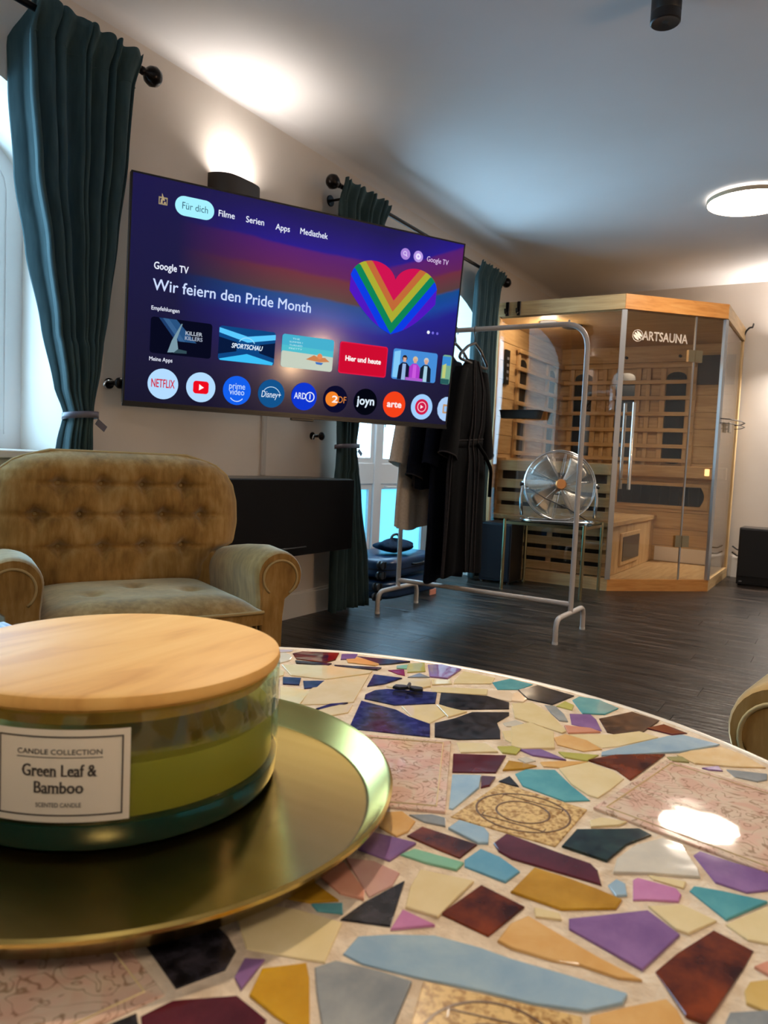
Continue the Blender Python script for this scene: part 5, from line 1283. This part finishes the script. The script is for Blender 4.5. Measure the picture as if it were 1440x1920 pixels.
MB().tube([FC+fs*-(FR-.01)+fax*.03+Vector((0,0,-.02)), FC+fs*-.1+fax*.075+Vector((0,0,-.10)), FC+fs*.05+fax*.08+Vector((0,0,-.16)), Vector((FC.x,FC.y,SZ+.014))+fs*(FR-.03)+Vector((fax.x,fax.y,0))*.08], .0035, 6).build('power_cord', m_zip, fan, smooth=True, world=True)
# ------------------------------------------------------------------ corner infrared sauna
def wood(name, c1, c2, c3, scale=(1,1,1), rough=.5):
    m, t, b = new_mat(name); v = coords(t, 'Object', scale); oi = t.nodes.new('ShaderNodeObjectInfo')
    ad = t.nodes.new('ShaderNodeVectorMath'); ad.operation = 'ADD'; cb = t.nodes.new('ShaderNodeCombineXYZ'); ml = t.nodes.new('ShaderNodeMath'); ml.operation = 'MULTIPLY'; ml.inputs[1].default_value = 30
    t.links.new(oi.outputs['Random'], ml.inputs[0]); t.links.new(ml.outputs[0], cb.inputs[1]); t.links.new(v, ad.inputs[0]); t.links.new(cb.outputs[0], ad.inputs[1])
    n = noise(t, ad.outputs[0], 3, 4, .55, .8)
    t.links.new(ramp(t, n, [(.3, srgb(*c1)), (.5, srgb(*c2)), (.72, srgb(*c3))]), b.inputs['Base Color']); pset(b, Roughness=rough); return m
m_wx = wood('hemlock_along_x', (174,140,94), (196,162,112), (208,178,130), (1,14,14))
m_wy = wood('hemlock_along_y', (174,140,94), (196,162,112), (208,178,130), (14,1,14))
m_wz = wood('hemlock_upright', (178,144,98), (200,166,116), (210,180,132), (14,14,1))
m_orange = wood('varnished_fascia', (188,124,62), (206,142,76), (214,156,92), (2,2,16), .35)
m_alu = mat('aluminium', (.62,.63,.65), .3, 1.0); m_sglass = thin_glass('tinted_glass', (.925,.895,.86), .0, 1.5, 1.5)
m_sglass2 = thin_glass('clear_side_glass', (.965,.955,.94), .0, 1.0, 1.5)
m_heat = mat('heater_black', (.010,.011,.013), .18); m_slot = mat('dark_gap', (.006,.005,.004), .8); m_lining = mat('brown_gap', srgb(58,40,26), .8)
sa = thing('sauna', 'glass-fronted corner infrared sauna of pale wood', 'sauna', (.85, 5.9, 0))
SX0, SX1, SY0, SY1, SH, CUT = .06, 1.574, 5.126, 6.66, 2.004, .56
FP = [(SX0,SY0),(SX1-CUT,SY0),(SX1,SY0+CUT),(SX1,SY1),(SX0,SY1)]
def ins(d):
    k = d*.4142
    return [(SX0+d,SY0+d),(SX1-CUT-k,SY0+d),(SX1-d,SY0+CUT+k),(SX1-d,SY1-d),(SX0+d,SY1-d)]
def S(mb, name, m, par=None, **k): return mb.build(name, m, par or sa, world=True, **k)
S(MB().prism(ins(.03), 0, .075), 'floor_panel', m_wy)
# plinth boards
def edge_board(name, m, p, q_, z0, z1, th=.03, par=None, off=0.0):
    p, q_ = Vector((*p,0)), Vector((*q_,0)); e = (q_-p).normalized(); nrm = Vector((e.y,-e.x,0)); c = (p+q_)/2-nrm*(th/2-off)
    return S(MB().obox((c.x,c.y,(z0+z1)/2), e, nrm, (0,0,1), (q_-p).length/2, th/2, (z1-z0)/2), name, m, par)
edge_board('plinth_board', m_wx, FP[0], FP[1], 0, .08); edge_board('plinth_board', m_orange, FP[1], FP[2], 0, .08); edge_board('plinth_board', m_wy, FP[2], FP[3], 0, .08)
# roof
S(MB().prism(ins(.02), 1.895, 1.99), 'roof_panel', m_wx)
edge_board('fascia_board', m_wx, FP[0], FP[1], 1.905, SH, .025, off=.004); edge_board('fascia_board', m_orange, FP[1], FP[2], 1.905, SH, .025, off=.004); edge_board('fascia_board', m_wy, FP[2], FP[3], 1.905, SH, .025, off=.004)
# back walls of tongue and groove boards
nb = 13; bh = (1.895-.075)/nb
for i in range(nb):
    z0, z1 = .075+i*bh+.0015, .075+(i+1)*bh-.0015
    S(MB().box((SX0, SY0+.05, z0), (SX0+.025, SY1-.03, z1), .002), 'wall_board', m_wy)
    S(MB().box((SX0+.025, SY1-.03, z0), (SX1-.02, SY1-.005, z1), .002), 'wall_board', m_wx)
S(MB().box((SX0-.004,SY0+.05,.075),(SX0-.0005,SY1,1.9)), 'outer_skin', m_wy); S(MB().box((SX0,SY1-.004,.075),(SX1,SY1,1.9)), 'outer_skin', m_wx)
# posts
S(MB().box((SX0,SY0,.08),(SX0+.055,SY0+.05,1.905), .003), 'corner_post', m_wz); S(MB().box((SX1-.045,SY1-.05,.08),(SX1,SY1,1.905), .003), 'corner_post', m_wz)
for (px, py), a in ((FP[1], math.radians(22.5)), (FP[2], math.radians(67.5))):
    e = Vector((math.cos(a), math.sin(a), 0)); nrm = Vector((e.y,-e.x,0))
    S(MB().obox((px-nrm.x*.012, py-nrm.y*.012, .99), e, nrm, (0,0,1), .017, .011, .91), 'aluminium_post', m_alu)
# glass panes
def pane(p, q_, u0, u1, m, name='glass_pane', par=None):
    p, q_ = Vector((*p,0)), Vector((*q_,0)); L_ = (q_-p).length; e = (q_-p)/L_; nrm = Vector((e.y,-e.x,0)); c = p+e*((u0+u1)/2)-nrm*.014
    return S(MB().obox((c.x,c.y,.9925), e, nrm, (0,0,1), (u1-u0)/2, .004, .9125), name, m, par)
pane(FP[0], FP[1], .056, SX1-CUT-SX0-.012, m_sglass)
D0, D1 = Vector((*FP[1],0)), Vector((*FP[2],0)); DE = (D1-D0).normalized(); DN = Vector((DE.y,-DE.x,0)); DL = (D1-D0).length
door = pane(FP[1], FP[2], .022, .549, m_sglass, 'glass_door')
pane(FP[1], FP[2], .557, DL-.016, m_sglass)
pane(FP[2], FP[3], .016, SY1-SY0-CUT-.047, m_sglass2)
def DP(u, z, out=0.0): p = D0+DE*u+DN*out; return Vector((p.x, p.y, z))
S(MB().obox(DP(.553, .99, -.012), DE, DN, (0,0,1), .0045, .006, .91), 'door_seal', m_alu)
m_hinge = mat('hinge_steel', srgb(196,176,140), .28, 1.0)
for z in (1.632, .352):
    S(MB().obox(DP(.526, z, -.008), DE, DN, (0,0,1), .024, .012, .040), 'hinge', m_hinge); S(MB().obox(DP(.583, z, -.008), DE, DN, (0,0,1), .027, .012, .040), 'hinge', m_hinge)
hd = S(MB().tube([DP(.088,.70,.045), DP(.088,1.285,.045)], .0125, 12), 'door_handle', m_chrome, smooth=40)
S(MB().tube([DP(.088,.70,-.065), DP(.088,1.285,-.065)], .0125, 12), 'door_handle', m_chrome, smooth=40)
for z in (.77, 1.215): S(MB().tube([DP(.088,z,-.065), DP(.088,z,.045)], .008, 8), 'handle_bolt', m_chrome, smooth=40)
# brand lettering on the door glass
m_print = mat('white_print', srgb(236,226,214), .5)
tb = text_mb('ARTSAUNA', .085, 'LEFT', .0012, .345)
mm = Matrix((DE, (0,0,1), DN)).transposed().to_4x4(); mm.translation = DP(.148, 1.738, -.008); tb.xf(mm); S(tb, 'lettering', m_print, door, merge=False)
lg = MB(); c0 = Vector((.112,1.738))
for k in range(32):
    a, b = 2*PI*k/32, 2*PI*(k+1)/32
    lg.add([DP(c0.x+r_*math.cos(x), c0.y+r_*math.sin(x), -.0085) for r_, x in ((.0365,a),(.0395,a),(.0395,b),(.0365,b))], [(0,1,2,3)])
for s_ in (-.016, .0, .016):
    L_ = .026 if s_ else .031
    q_ = [(c0.x+s_*.8-.004*1, c0.y+s_*.55+L_*.62),]
    pts = []
    for t_ in range(9):
        f = t_/8; px, pz = lerp(-L_*.75, L_*.75, f), lerp(L_*.62, -L_*.62, f); ww = .0085*math.sin(PI*(.12+.76*f)); pts.append((px+s_*.75, pz+s_*.75, ww))
    for (x0, z0, w0), (x1, z1, w1) in zip(pts, pts[1:]):
        lg.add([DP(c0.x+x0-w0*.64, c0.y+z0-w0*.77, -.0085), DP(c0.x+x0+w0*.64, c0.y+z0+w0*.77, -.0085), DP(c0.x+x1+w1*.64, c0.y+z1+w1*.77, -.0085), DP(c0.x+x1-w1*.64, c0.y+z1-w1*.77, -.0085)], [(0,1,2,3)])
S(lg, 'round_emblem', m_print, door, merge=False)
# bench with slatted end, heater in its front
BX = .985
S(MB().box((SX0+.026, SY0+.06, .43), (BX+.015, SY1-.031, .465), .004), 'bench_top', m_wy)
for i in range(6):
    y0_, y1_ = lerp(SY0+.13, SY1-.04, i/6)+.002, lerp(SY0+.13, SY1-.04, (i+1)/6)-.002
    S(MB().box((BX-.02, y0_, .078), (BX-.004, y1_, .43), .002), 'bench_front_board', m_wz)
hf = S(MB().box((BX-.004, 5.52, .13), (BX+.010, 6.10, .37), .004), 'heater_frame', m_wz); S(MB().box((BX+.010, 5.56, .16), (BX+.014, 6.06, .34), .002), 'heater_panel', m_heat, hf)
for z in (.112, .204, .296, .388):
    S(MB().box((SX0+.06, SY0+.10, z-.030), (BX-.01, SY0+.118, z+.030), .002), 'end_slat', m_wx)
for x in (.33, .545, .76, BX-.03): S(MB().box((x-.018, SY0+.118, .08), (x+.018, SY0+.130, .43)), 'slat_batten', m_wz)
S(MB().box((SX0+.06, SY0+.19, .08), (BX-.03, SY0+.195, .43)), 'dark_lining', m_slot); S(MB().box((SX0+.06, SY0+.19, .465), (BX-.03, SY0+.195, .79)), 'dark_lining', m_lining)
for z in (.50, .598, .695):
    S(MB().box((SX0+.06, SY0+.10, z-.033), (BX-.01, SY0+.118, z+.033), .002), 'end_slat', m_wx)
for x in (SX0+.075, .545, BX-.03): S(MB().box((x-.018, SY0+.118, .465), (x+.018, SY0+.130, .80)), 'slat_batten', m_wz)
S(MB().box((SX0+.06, SY0+.10, .79), (BX+.0, SY0+.16, .868), .003), 'backrest_ledge', m_wx)
# back ledge and long calf heater
S(MB().box((SX0+.03, SY1-.10, .79), (SX1-.05, SY1-.031, .885), .003), 'backrest_ledge', m_wx)
S(MB().box((SX0+.026, SY0+.16, .79), (SX0+.10, SY1-.10, .885), .003), 'backrest_ledge', m_wy)
hl = [(.66,.555)]+[(1.335+.03*math.sin(PI*k/8), lerp(.555,.715,k/8)) for k in range(9)]+[(.66,.715)]
mb = MB(); n = len(hl); YH = SY1-.045
mb.add([(x,YH,z) for x, z in hl]+[(x,YH+.014,z) for x, z in hl], [tuple(range(n))]+[(i,(i+1)%n,(i+1)%n+n,i+n) for i in range(n)]); lh = S(mb, 'long_heater', m_heat)
S(MB().box((.63, SY1-.041, .525), (1.395, SY1-.031, .745), .002), 'heater_frame', m_wx, lh)
for k in range(9): x = .70+.078*k; S(MB().box((x, YH-.004, .556), (x+.006, YH-.001, .714)), 'guard_bar', m_slot, lh)
# tall arched heaters behind horizontal rails
def heater(cx, side):
    hw = .078; pts = [(-hw,.925)]+[(hw*math.cos(PI+PI*k/8)*1.0, .925-.022*math.sin(PI*k/8)) for k in range(1, 8)]+[(hw,.925),(hw,1.625)]+[(hw*math.cos(PI*k/8), 1.625+.045*math.sin(PI*k/8)) for k in range(1, 8)]+[(-hw,1.625)]
    n = len(pts); mb = MB()
    if side == 'back': P = [(cx+u, SY1-.040, z) for u, z in pts]; Q = [(cx+u, SY1-.0305, z) for u, z in pts]
    else: P = [(SX0+.036, cx-u, z) for u, z in pts]; Q = [(SX0+.0265, cx-u, z) for u, z in pts]
    mb.add(P+Q, [tuple(range(n))]+[(i,(i+1)%n,(i+1)%n+n,i+n) for i in range(n)])
    h = S(mb, 'arched_heater', m_heat)
    for sg in (-1, 1):
        if side == 'back': S(MB().box((cx+sg*.104-.022, SY1-.052, .89), (cx+sg*.104+.022, SY1-.031, 1.735), .002), 'heater_stile', m_wz, h)
        else: S(MB().box((SX0+.026, cx+sg*.104-.022, .89), (SX0+.048, cx+sg*.104+.022, 1.735), .002), 'heater_stile', m_wz, h)
for cx in (.30, .67, 1.085): heater(cx, 'back')
for cy in (5.68, 6.36): heater(cy, 'left')
for z in (1.72, 1.585, 1.452, 1.318, 1.182, 1.048, .93):
    S(MB().box((SX0+.03, SY1-.075, z-.016), (1.235, SY1-.053, z+.016), .002), 'backrest_rail', m_wx)
    S(MB().box((SX0+.049, 5.52, z-.016), (SX0+.071, SY1-.075, z+.016), .002), 'backrest_rail', m_wy)
for x in (.49, .86, 1.225): S(MB().box((x-.018, SY1-.053, .885), (x+.018, SY1-.031, 1.736), .002), 'backrest_stile', m_wz)
for z in (.075,): S(MB().box((1.0, SY1-.034, .08), (SX1-.05, SY1-.030, .20)), 'skirting', m_white)
for x in (.66, 1.10): S(MB().lathe([(0,0),(.012,0),(.012,.02),(0,.02)], 12, (x, SY1-.031, 1.80), ax=(0,-1,0)), 'ceiling_lamp_knob', m_slot)
S(MB().box((1.22, SY1-.045, 1.56), (1.53, SY1-.031, 1.80), .003), 'audio_panel', mat('audio_grey', srgb(60,54,52), .4))
# control unit, speaker under the roof
cp = S(MB().box((SX0+.026, 5.305, 1.44), (SX0+.045, 5.385, 1.70), .003), 'control_panel', m_heat)
for k in range(4): S(MB().box((SX0+.045, 5.325, 1.475+.05*k), (SX0+.047, 5.365, 1.495+.05*k)), 'control_key', mat('key_grey', srgb(110,110,116), .4), cp)
S(MB().lathe([(0,0),(.075,0),(.075,-.014),(.05,-.022),(0,-.022)], 24, (.52, 5.55, 1.894)), 'roof_speaker', m_slot, smooth=40)
# little lit reading lamp
S(MB().box((1.365, SY1-.108, .815), (1.40, SY1-.100, .87), .002), 'marker_lamp', emis('warm_marker', (1.0,.62,.25), 2.2))
# unseen warm light added in the cabin; the disc imitates a ceiling-lamp reflection
l = bpy.data.lights.new('added_cabin_light', 'POINT'); l.energy = 9; l.color = (1.0,.82,.62); l.shadow_soft_size = .05
lo = bpy.data.objects.new('added_cabin_light', l); COL.objects.link(lo); lo.parent = sa; lo.location = (.40-.85, 5.36-5.9, 1.84)
S(MB().lathe([(0,.0),(.06,0),(.055,-.03),(.0,-.035)], 24, (.40, 5.36, 1.895)), 'lamp_reflection', emis('lamp_reflection_glow', (1.0,.85,.7), .9), smooth=40)
# things fixed to the sauna
m_hook = mat('dark_hook', srgb(30,24,22), .4, .6)
for i, x in enumerate((.175, .262)):
    t = thing('hook', 'black roof hook over the sauna fascia, %s' % ('nearer the curtain' if i == 0 else 'farther from the curtain'), 'hook', (x, SY0-.004, 1.96), 0, 'black hooks on the sauna fascia')
    MB().box((-.014,-.010,-.055),(.014,0,.045), .003).build('plate', m_hook, t); MB().tube(fillet([(0,-.010,-.03),(0,-.045,-.045),(0,-.05,-.01)], .015), .007, 8).build('prong', m_hook, t, smooth=True)
t = thing('hook_rail', 'double bent metal hook at the roof corner of the sauna near the wall', 'hook', (SX1, SY1-.05, 1.95), 0)
for dy in (0, .028): MB().tube(fillet([(-.004,dy-.01,-.02),(.012,dy-.01,.03),(.035,dy-.01,.055),(.055,dy-.01,.055),(.062,dy-.01,.085)], .006), .0045, 6).build('prong', m_hook, t, smooth=True)
sh_ = thing('glass_shelf', 'black shallow shelf tray fixed to the sauna glass beside the curtain', 'shelf', (.345, SY0-.004, 1.19))
def shelf(a, b):
    an = 2*PI*a; c, s = math.cos(an), math.sin(an); k = (abs(c)**6+abs(s)**6)**(-1/6); z = lerp(-.025, .03, b); r_ = lerp(.92, 1.0, b)
    return (.155*c*k*r_, -.055+.05*s*k*r_, z)
mb = MB().grid(shelf, 48, 3, True); mb.add([shelf(k/48, 0) for k in range(48)], [tuple(range(48))]); mb.build('tray', m_slot, sh_, smooth=40)
MB().tube([shelf(k/48, 1) for k in range(48)], .004, 6, closed=True).build('rim', m_hook, sh_, smooth=True); MB().box((-.16,-.006,.02),(.10,-.001,.036)).build('back_strip', m_hook, sh_)
ws = thing('wire_shelf', 'thin wire corner shelf fixed to the side glass of the sauna', 'shelf', (SX1+.002, 6.08, 1.19))
MB().tube([(.0,-.40,.03),(.05,-.33,.03),(.10,-.1,.03),(.10,.1,.03),(.05,.30,.03),(0,.36,.03)], .004, 6).build('rail', m_hook, ws, smooth=True); MB().tube([(.0,-.40,.0),(.05,-.33,.0),(.10,-.1,.0),(.10,.1,.0),(.05,.30,.0),(0,.36,.0)], .003, 6).build('rail', m_hook, ws, smooth=True)
MB().box((.0,-.03,-.045),(.012,.10,.03), .002).build('bracket', mat('bracket_steel', srgb(150,140,126), .35, .8), ws)
# ------------------------------------------------------------------ ceiling fittings
m_diff = emis('lamp_diffuser', (1.0,.86,.70), 58.0); m_diff2 = emis('added_lamp_diffuser', (1.0,.84,.66), 26.0); m_trimw = mat('lamp_rim', srgb(205,180,150), .4)
def ceiling_lamp(label, x, y_, dm):
    cl = thing('ceiling_lamp', label, 'ceiling lamp', (x, y_, RZ), 0, 'round ceiling lamps')
    MB().lathe([(0,-.036),(.219,-.036),(.2205,-.034),(.2205,-.030)], 64).build('diffuser', dm, cl, smooth=40)
    MB().lathe([(.2205,-.037),(.226,-.037),(.226,-.014),(.2205,-.014),(.2205,-.037)], 64).build('rim', m_trimw, cl, smooth=40)
    MB().lathe([(.185,-.013),(.212,-.013)], 64).build('halo_ring', m_halo, cl)
    MB().lathe([(0,-.014),(.226,-.014)], 64).build('back_plate', m_white, cl)
    MB().lathe([(.0,-.013),(.17,-.013),(.17,0),(0,0)], 48).build('base', m_white, cl, smooth=40)
m_halo = emis('halo', (1.0,.92,.82), 9.0)
ceiling_lamp('round flat white ceiling lamp switched on above the floor by the sauna', 1.785, 4.66, m_diff)
ceiling_lamp('round white ceiling lamp added as fill at the near end of the room, out of the picture', 2.9, -.65, m_diff2)  # unseen lamp, added to brighten the near side of the room
m_spot = mat('spot_black', (.006,.005,.005), .45)
def ceiling_spot(label, x, y_, aim=None):
    sp_ = thing('ceiling_spot', label, 'spotlight', (x, y_, RZ), 0, 'black ceiling spots')
    MB().lathe([(0,0),(.047,0),(.047,-.075),(.045,-.078),(.047,-.081),(.047,-.108),(.043,-.111),(0,-.104)], 36).build('housing', m_spot, sp_, smooth=40)
    MB().lathe([(0,-.1045),(.036,-.1045),(.036,-.1055),(0,-.1055)], 24).build('lens', m_slot if aim is None else emis('added_spot_lens_glow', (1.0,.82,.6), 12), sp_)
    if aim is not None:
        l = bpy.data.lights.new('added_spot_light', 'SPOT'); l.energy = 120; l.color = (1.0,.80,.58); l.spot_size = math.radians(62); l.spot_blend = .6; l.shadow_soft_size = .06
        lo = bpy.data.objects.new('added_spot_light', l); COL.objects.link(lo); lo.parent = sp_; lo.location = (0,0,-.14)
        lo.rotation_euler = (Vector(aim)-Vector((x, y_, RZ-.14))).to_track_quat('-Z', 'Y').to_euler()
ceiling_spot('black cylindrical ceiling spotlight, switched off, at the top edge of the picture', 1.752, 2.575)
ceiling_spot('black cylindrical ceiling spotlight added out of view to light the mosaic table', 1.25, 1.75, (2.05, .35, TZ))  # unseen spot, added to warm the table and throw the tray's shadow
# ------------------------------------------------------------------ speaker on the floor by the back wall
spk = thing('floor_speaker', 'black upright speaker on the floor right of the sauna', 'speaker', (1.82, 6.32, 0))
MB().box((1.695, 6.20, .012), (1.945, 6.46, .440), .004).build('cabinet', m_black, spk, world=True)
MB().box((1.705, 6.192, .075), (1.935, 6.2, .430), .002).build('grille', mat('speaker_grille', (.004,.004,.005), .9), spk, world=True)
MB().box((1.715, 6.193, .03), (1.735, 6.2, .038)).build('badge', mat('badge_grey', srgb(120,120,124), .4), spk, world=True)
for x in (1.72, 1.92):
    for y_ in (6.23, 6.43): MB().lathe([(0,0),(.014,0),(.014,.013),(0,.013)], 10, (x, y_, 0)).build('foot', m_slot, spk, world=True)
for z, lab in ((.235, 'upper black cable drooping from the speaker to the sauna'), (.185, 'lower black cable drooping from the speaker to the sauna')):
    c = MB().tube([(1.60, 6.66, z+.02), (1.64, 6.655, z-.005), (1.70, 6.62, z+.0), (1.76, 6.53, z+.01), (1.80, 6.461, z+.02)], .006, 6).build('cable', m_zip, smooth=True); tag(c, lab, 'cable', 'speaker cables')
# ------------------------------------------------------------------ blue box behind the candle
def bluebox():
    m, t, b = new_mat('blue_print'); n = noise(t, coords(t, 'Object', (3,20,1)), 8, 3, .6, .5)
    t.links.new(ramp(t, n, [(.35, srgb(70,104,176)), (.5, srgb(116,148,206)), (.66, srgb(196,208,226))]), b.inputs['Base Color']); pset(b, Roughness=.3); return m
bb = thing('blue_box', 'small blue printed box at the far table edge behind the candle', 'box', (1.652, .392, TZ+.0032), math.radians(-9.6))
MB().box((-.060,-.062,0),(.060,.062,.046), .002).build('carton', bluebox(), bb)
MB().box((-.0595,.0615,.008),(.0595,.0626,.040)).build('side_print', mat('print_rose', srgb(196,130,140), .4), bb)
# ------------------------------------------------------------------ warm bulbs on the wall opposite the television, seen only as glints in its screen
for i, (y_, z, lab) in enumerate(((1.86, .86, 'lower'), (2.12, 1.09, 'upper'))):
    t = thing('wall_sconce', '%s warm filament bulb on the wall opposite the television' % lab, 'wall lamp', (RX, y_, z), 0, 'filament sconces')
    MB().lathe([(0,0),(.045,0),(.045,.012),(.012,.018),(.012,.07),(0,.07)], 20, ax=(-1,0,0)).build('base', m_iron, t, smooth=40)
    MB().lathe([(.012,-.02),(.020,0),(.032,.04),(.034,.06),(.024,.085),(0,.095)], 20, (-.075,0,0)).build('bulb', emis('filament_glow', (1.0,.48,.14), 26.0), t, smooth=True)
    l = bpy.data.lights.new('bulb_light', 'POINT'); l.energy = 16; l.color = (1.0,.66,.36); l.shadow_soft_size = .04
    lo = bpy.data.objects.new('bulb_light', l); COL.objects.link(lo); lo.parent = t; lo.location = (-.18, 0, .05)
SC.cycles.transparent_max_bounces = 24; SC.cycles.max_bounces = 10; SC.cycles.sample_clamp_indirect = 6.0; SC.cycles.caustics_reflective = False; SC.cycles.caustics_refractive = False
